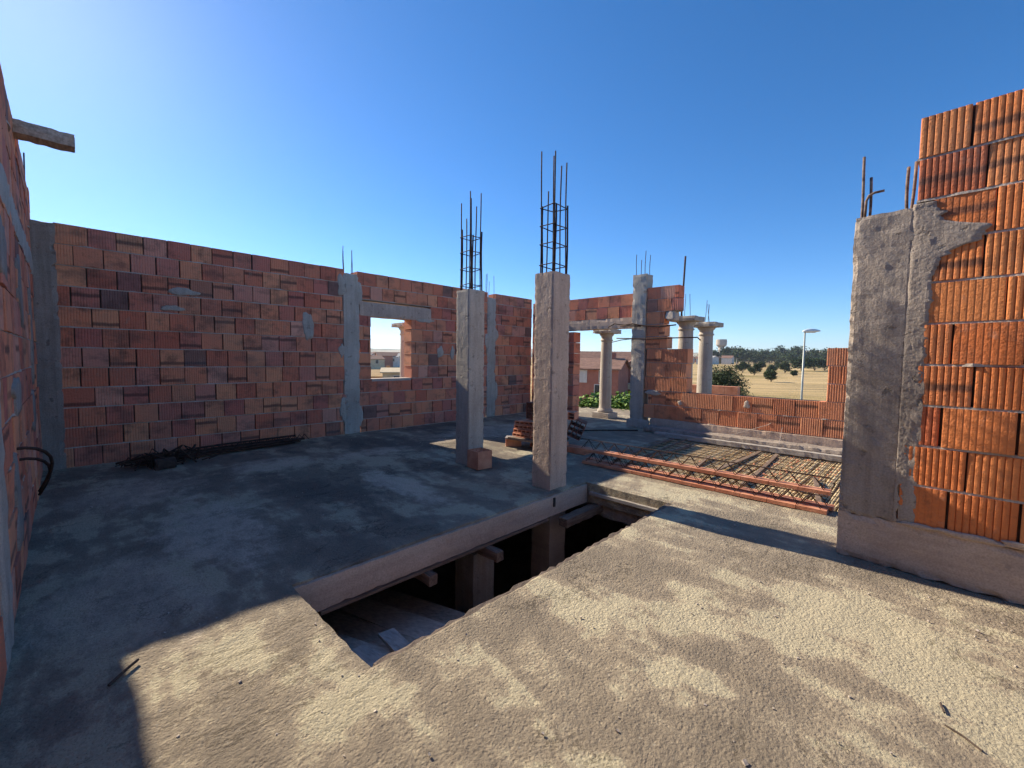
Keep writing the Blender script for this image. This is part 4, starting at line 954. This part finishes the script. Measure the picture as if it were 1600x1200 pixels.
def house(x, y, z, wdt, dep, h, rise, wall, label, rot, group=None, roof='tile_roof', wins=(), garage=None, chimney=True, balcony=False, gable_front=None, detail=True):
    t = thing('house', label, 'house', group, (x, y, z)); t.rotation_euler = (0, 0, rot)
    # local -y faces the camera
    mb = MB(); mb.box((-wdt/2, -dep/2, -1), (wdt/2, dep/2, h))
    mb.mesh([(-wdt/2, -dep/2, h), (-wdt/2, dep/2, h), (-wdt/2, 0, h+rise), (wdt/2, -dep/2, h), (wdt/2, dep/2, h), (wdt/2, 0, h+rise)], [(0, 2, 1), (3, 4, 5)])
    mb.build('wall', M['w_'+wall], t)
    e = 0.35; th = 0.15; mb = MB(); k = rise/(dep/2)
    for s in (-1, 1):
        y0, z0 = s*(dep/2+e), h-k*e
        vs = [(-wdt/2-e, y0, z0), (wdt/2+e, y0, z0), (wdt/2+e, 0, h+rise), (-wdt/2-e, 0, h+rise)]
        vs += [(a, b, c+th) for a, b, c in vs]
        mb.mesh(vs, [(0, 1, 2, 3), (7, 6, 5, 4), (0, 4, 5, 1), (1, 5, 6, 2), (2, 6, 7, 3), (3, 7, 4, 0)])
    ro = mb.build('roof', M[roof], t)
    if chimney and detail: mb = MB(); mb.box((wdt*0.2, -0.3, h+rise*0.5), (wdt*0.2+0.6, 0.3, h+rise+0.8)); mb.build('chimney', M['w_'+wall], ro)
    for (wx, wz, ww, wh, shut) in wins:
        mb = MB(); mb.box((wx-ww/2-0.08, -dep/2-0.06, wz-0.08), (wx+ww/2+0.08, -dep/2-0.01, wz+wh+0.08)); f = mb.build('window', M['shutter'], t)
        mb = MB(); mb.box((wx-ww/2, -dep/2-0.075, wz), (wx+ww/2, -dep/2-0.062, wz+wh)); mb.build('pane', M['shutter'] if shut else M['glass'], f)
    if garage:
        gx, gw, gh_ = garage; mb = MB(); mb.box((gx-gw/2, -dep/2-0.05, 0), (gx+gw/2, -dep/2-0.01, gh_)); mb.build('garage_door', M['bark'] if not balcony else M['glass'], t)
    if balcony:
        mb = MB(); mb.box((balcony[0], -dep/2-1.5, h*0.5-0.15), (balcony[1], -dep/2-0.01, h*0.5+0.1)); mb.box((balcony[0], -dep/2-1.5, h*0.5+0.102), (balcony[1], -dep/2-1.38, h*0.5+0.95)); mb.build('balcony', M['w_'+wall] if False else M['w_cream'], t)
    if gable_front:
        a, b, zt = gable_front; mb = MB(); y1 = -dep/2-0.9
        mb.box((a, y1, -1), (b, -dep/2-0.005, h-0.3)); mb.mesh([(a, y1, h-0.3), (b, y1, h-0.3), ((a+b)/2, y1, zt)], [(0, 1, 2)]); mb.build('gable_wall', M['w_'+wall], t)
        mb = MB(); mid = (a+b)/2
        for (xa, xb) in ((a-0.3, mid), (b+0.3, mid)):
            vs = [(xa, y1-0.3, h-0.45), (mid, y1-0.3, zt), (mid, 0, zt), (xa, 0, h-0.45)]; vs += [(p, q, r_+0.14) for p, q, r_ in vs]
            mb.mesh(vs, [(0, 1, 2, 3), (7, 6, 5, 4), (0, 4, 5, 1), (1, 5, 6, 2), (2, 6, 7, 3), (3, 7, 4, 0)])
        mb.build('gable_roof', M[roof], t)
    return t
def face_rot(x, y, extra=0): return math.atan2(y, x)-math.pi/2+extra
def build_town():
    x, y = place(966, 62); z = GZ
    house(x, y, z, 11, 8, 4.9, 1.6, 'brick', 'brick red house with a brown gable roof and pale shutters, right of the doorway column', face_rot(x, y, R(4)), roof='tile_roof',
          wins=[(-3.1, 3.0, .9, 1.4, True), (-4.8, 3.0, .8, 1.3, False)], garage=(-1.6, 2.4, 2.2), balcony=(-2.6, 0.0), gable_front=(0.2, 5.2, 6.1))
    t = thing('annex', 'open annex with a pale flat canopy in front of the brick red house', 'annex', None, (x, y, z))
    q = Vector((x, y, 0)).normalized(); s = Vector((q.y, -q.x, 0)); mb = MB(); c = -q*6.5+s*1.4; mb.obox(c+Vector((0, 0, 2.35)), s*3.2, q*1.3, (0, 0, 0.1)); mb.obox(c-q*1.2+Vector((0, 0, 2.0)), s*3.2, q*0.06, (0, 0, 0.24)); mb.build('canopy', M['w_cream'], t)
    mb = MB(); 
    for k in (-3, 3): mb.obox(c-q*1.1+s*k+Vector((0, 0, 0.9)), s*0.15, q*0.15, (0, 0, 1.35))
    mb.build('post', M['w_cream'], t)
    x, y = place(940, 52)
    house(x, y, z, 5.2, 7, 4.4, 1.1, 'pink', 'pinkish house partly hidden behind the doorway column', face_rot(x, y, R(-12)), wins=[(-1.4, 2.9, .8, 1.3, True), (0.9, 2.9, .8, 1.3, False), (0.8, 0.6, 1.6, 2.0, False)], chimney=True)
    x, y = place(914, 58)
    house(x, y, z, 6.5, 8, 3.4, 1.2, 'brick', 'low red house under a blue-grey roof at the left of the doorway view', face_rot(x, y, R(10)), roof='blue_roof', wins=[(-1, 1.0, 1, 1.2, True), (1.3, 1.0, 1, 1.2, False)], chimney=False)
    x, y = place(592, 72)
    house(x, y, z-0.5, 6, 7, 2.8, 0.9, 'orange', 'orange-walled house low in the window view', face_rot(x, y, 0), roof='w_ochre', wins=[(-1, 1.0, .9, 1.1, False), (1.4, 1.0, .9, 1.1, False)], chimney=True)
    x, y = place(622, 66)
    house(x, y, z, 4.4, 7, 3.2, 0.5, 'cream', 'cream house with one dark window, low right in the window view', face_rot(x, y, 0), roof='w_cream', wins=[(-0.2, 1.6, .9, 1.1, False)], chimney=False)
    rr = random.Random(41); n = 0
    walls = ['white', 'cream', 'grey', 'pink', 'ochre', 'white']
    for (pa, pb, where) in ((565, 640, 'through the window'), (895, 990, 'through the doorway'), (1040, 1140, 'beside the round columns')):
        for dep0, cnt in ((190, 3), (240, 5), (300, 6), (380, 7), (480, 8), (620, 8), (800, 9)):
            if where.startswith('beside') and dep0 < 360: continue
            for i in range(cnt):
                px = pa+(pb-pa)*(i+rr.uniform(.05, .95))/cnt; dep = dep0*rr.uniform(0.88, 1.12); x, y = place(px, dep); zz = gh(x, y)
                wl = rr.choice(walls); wd = rr.uniform(7, 11); hh = rr.uniform(2.8, 4.6)*(1+dep0/1500)
                dist = 'near' if dep0 < 280 else 'middle' if dep0 < 480 else 'far'
                rf = rr.choice(['tile_roof', 'tile_roof', 'tile_roof', 'w_grey'])
                house(x, y, zz, wd, rr.uniform(8, 10), hh, rr.uniform(1, 2), wl, '%s house with %s roof, %s rows of the town, %s' % (wl, 'clay tile' if rf == 'tile_roof' else 'grey', dist, where), face_rot(x, y, rr.uniform(-.7, .7)),
                      'town houses, %s %s rows %s, %s roof' % (wl, dist, where, rf.replace('_', ' ')), rf, wins=[(-wd*.25, hh*.55, 1.1, 1.4, False), (wd*.2, hh*.55, 1.1, 1.4, rr.random() < .5)] if dep0 < 300 else (), chimney=False, detail=False); n += 1
                if rr.random() < 0.22:
                    px2 = px+rr.uniform(-6, 6); x, y = place(px2, dep*0.95); tree('town_tree', x, y, gh(x, y), rr.uniform(5, 8), rr.uniform(4, 7), 'small dark tree among the %s town houses %s' % (dist, where), 'tree', 'town trees, %s rows %s' % (dist, where), M['leaf_dark'], 260, 0.5, 900+n, 0.15, 7)
build_town()

# ------------------------------------------------------------------ air
mb = MB(); mb.box((-4300, -4300, -40), (4300, 4300, 140)); hz = mb.build('haze', None); tag(hz, kind='stuff')
hm = bpy.data.materials.new('air'); hm.use_nodes = True; hn = hm.node_tree; hn.nodes.clear()
pv = hn.nodes.new('ShaderNodeVolumePrincipled'); pv.inputs['Color'].default_value = (0.80, 0.88, 1.0, 1); pv.inputs['Density'].default_value = 0.00016; pv.inputs['Anisotropy'].default_value = 0.3
ho = hn.nodes.new('ShaderNodeOutputMaterial'); hn.links.new(pv.outputs[0], ho.inputs['Volume']); hz.data.materials.clear(); hz.data.materials.append(hm)
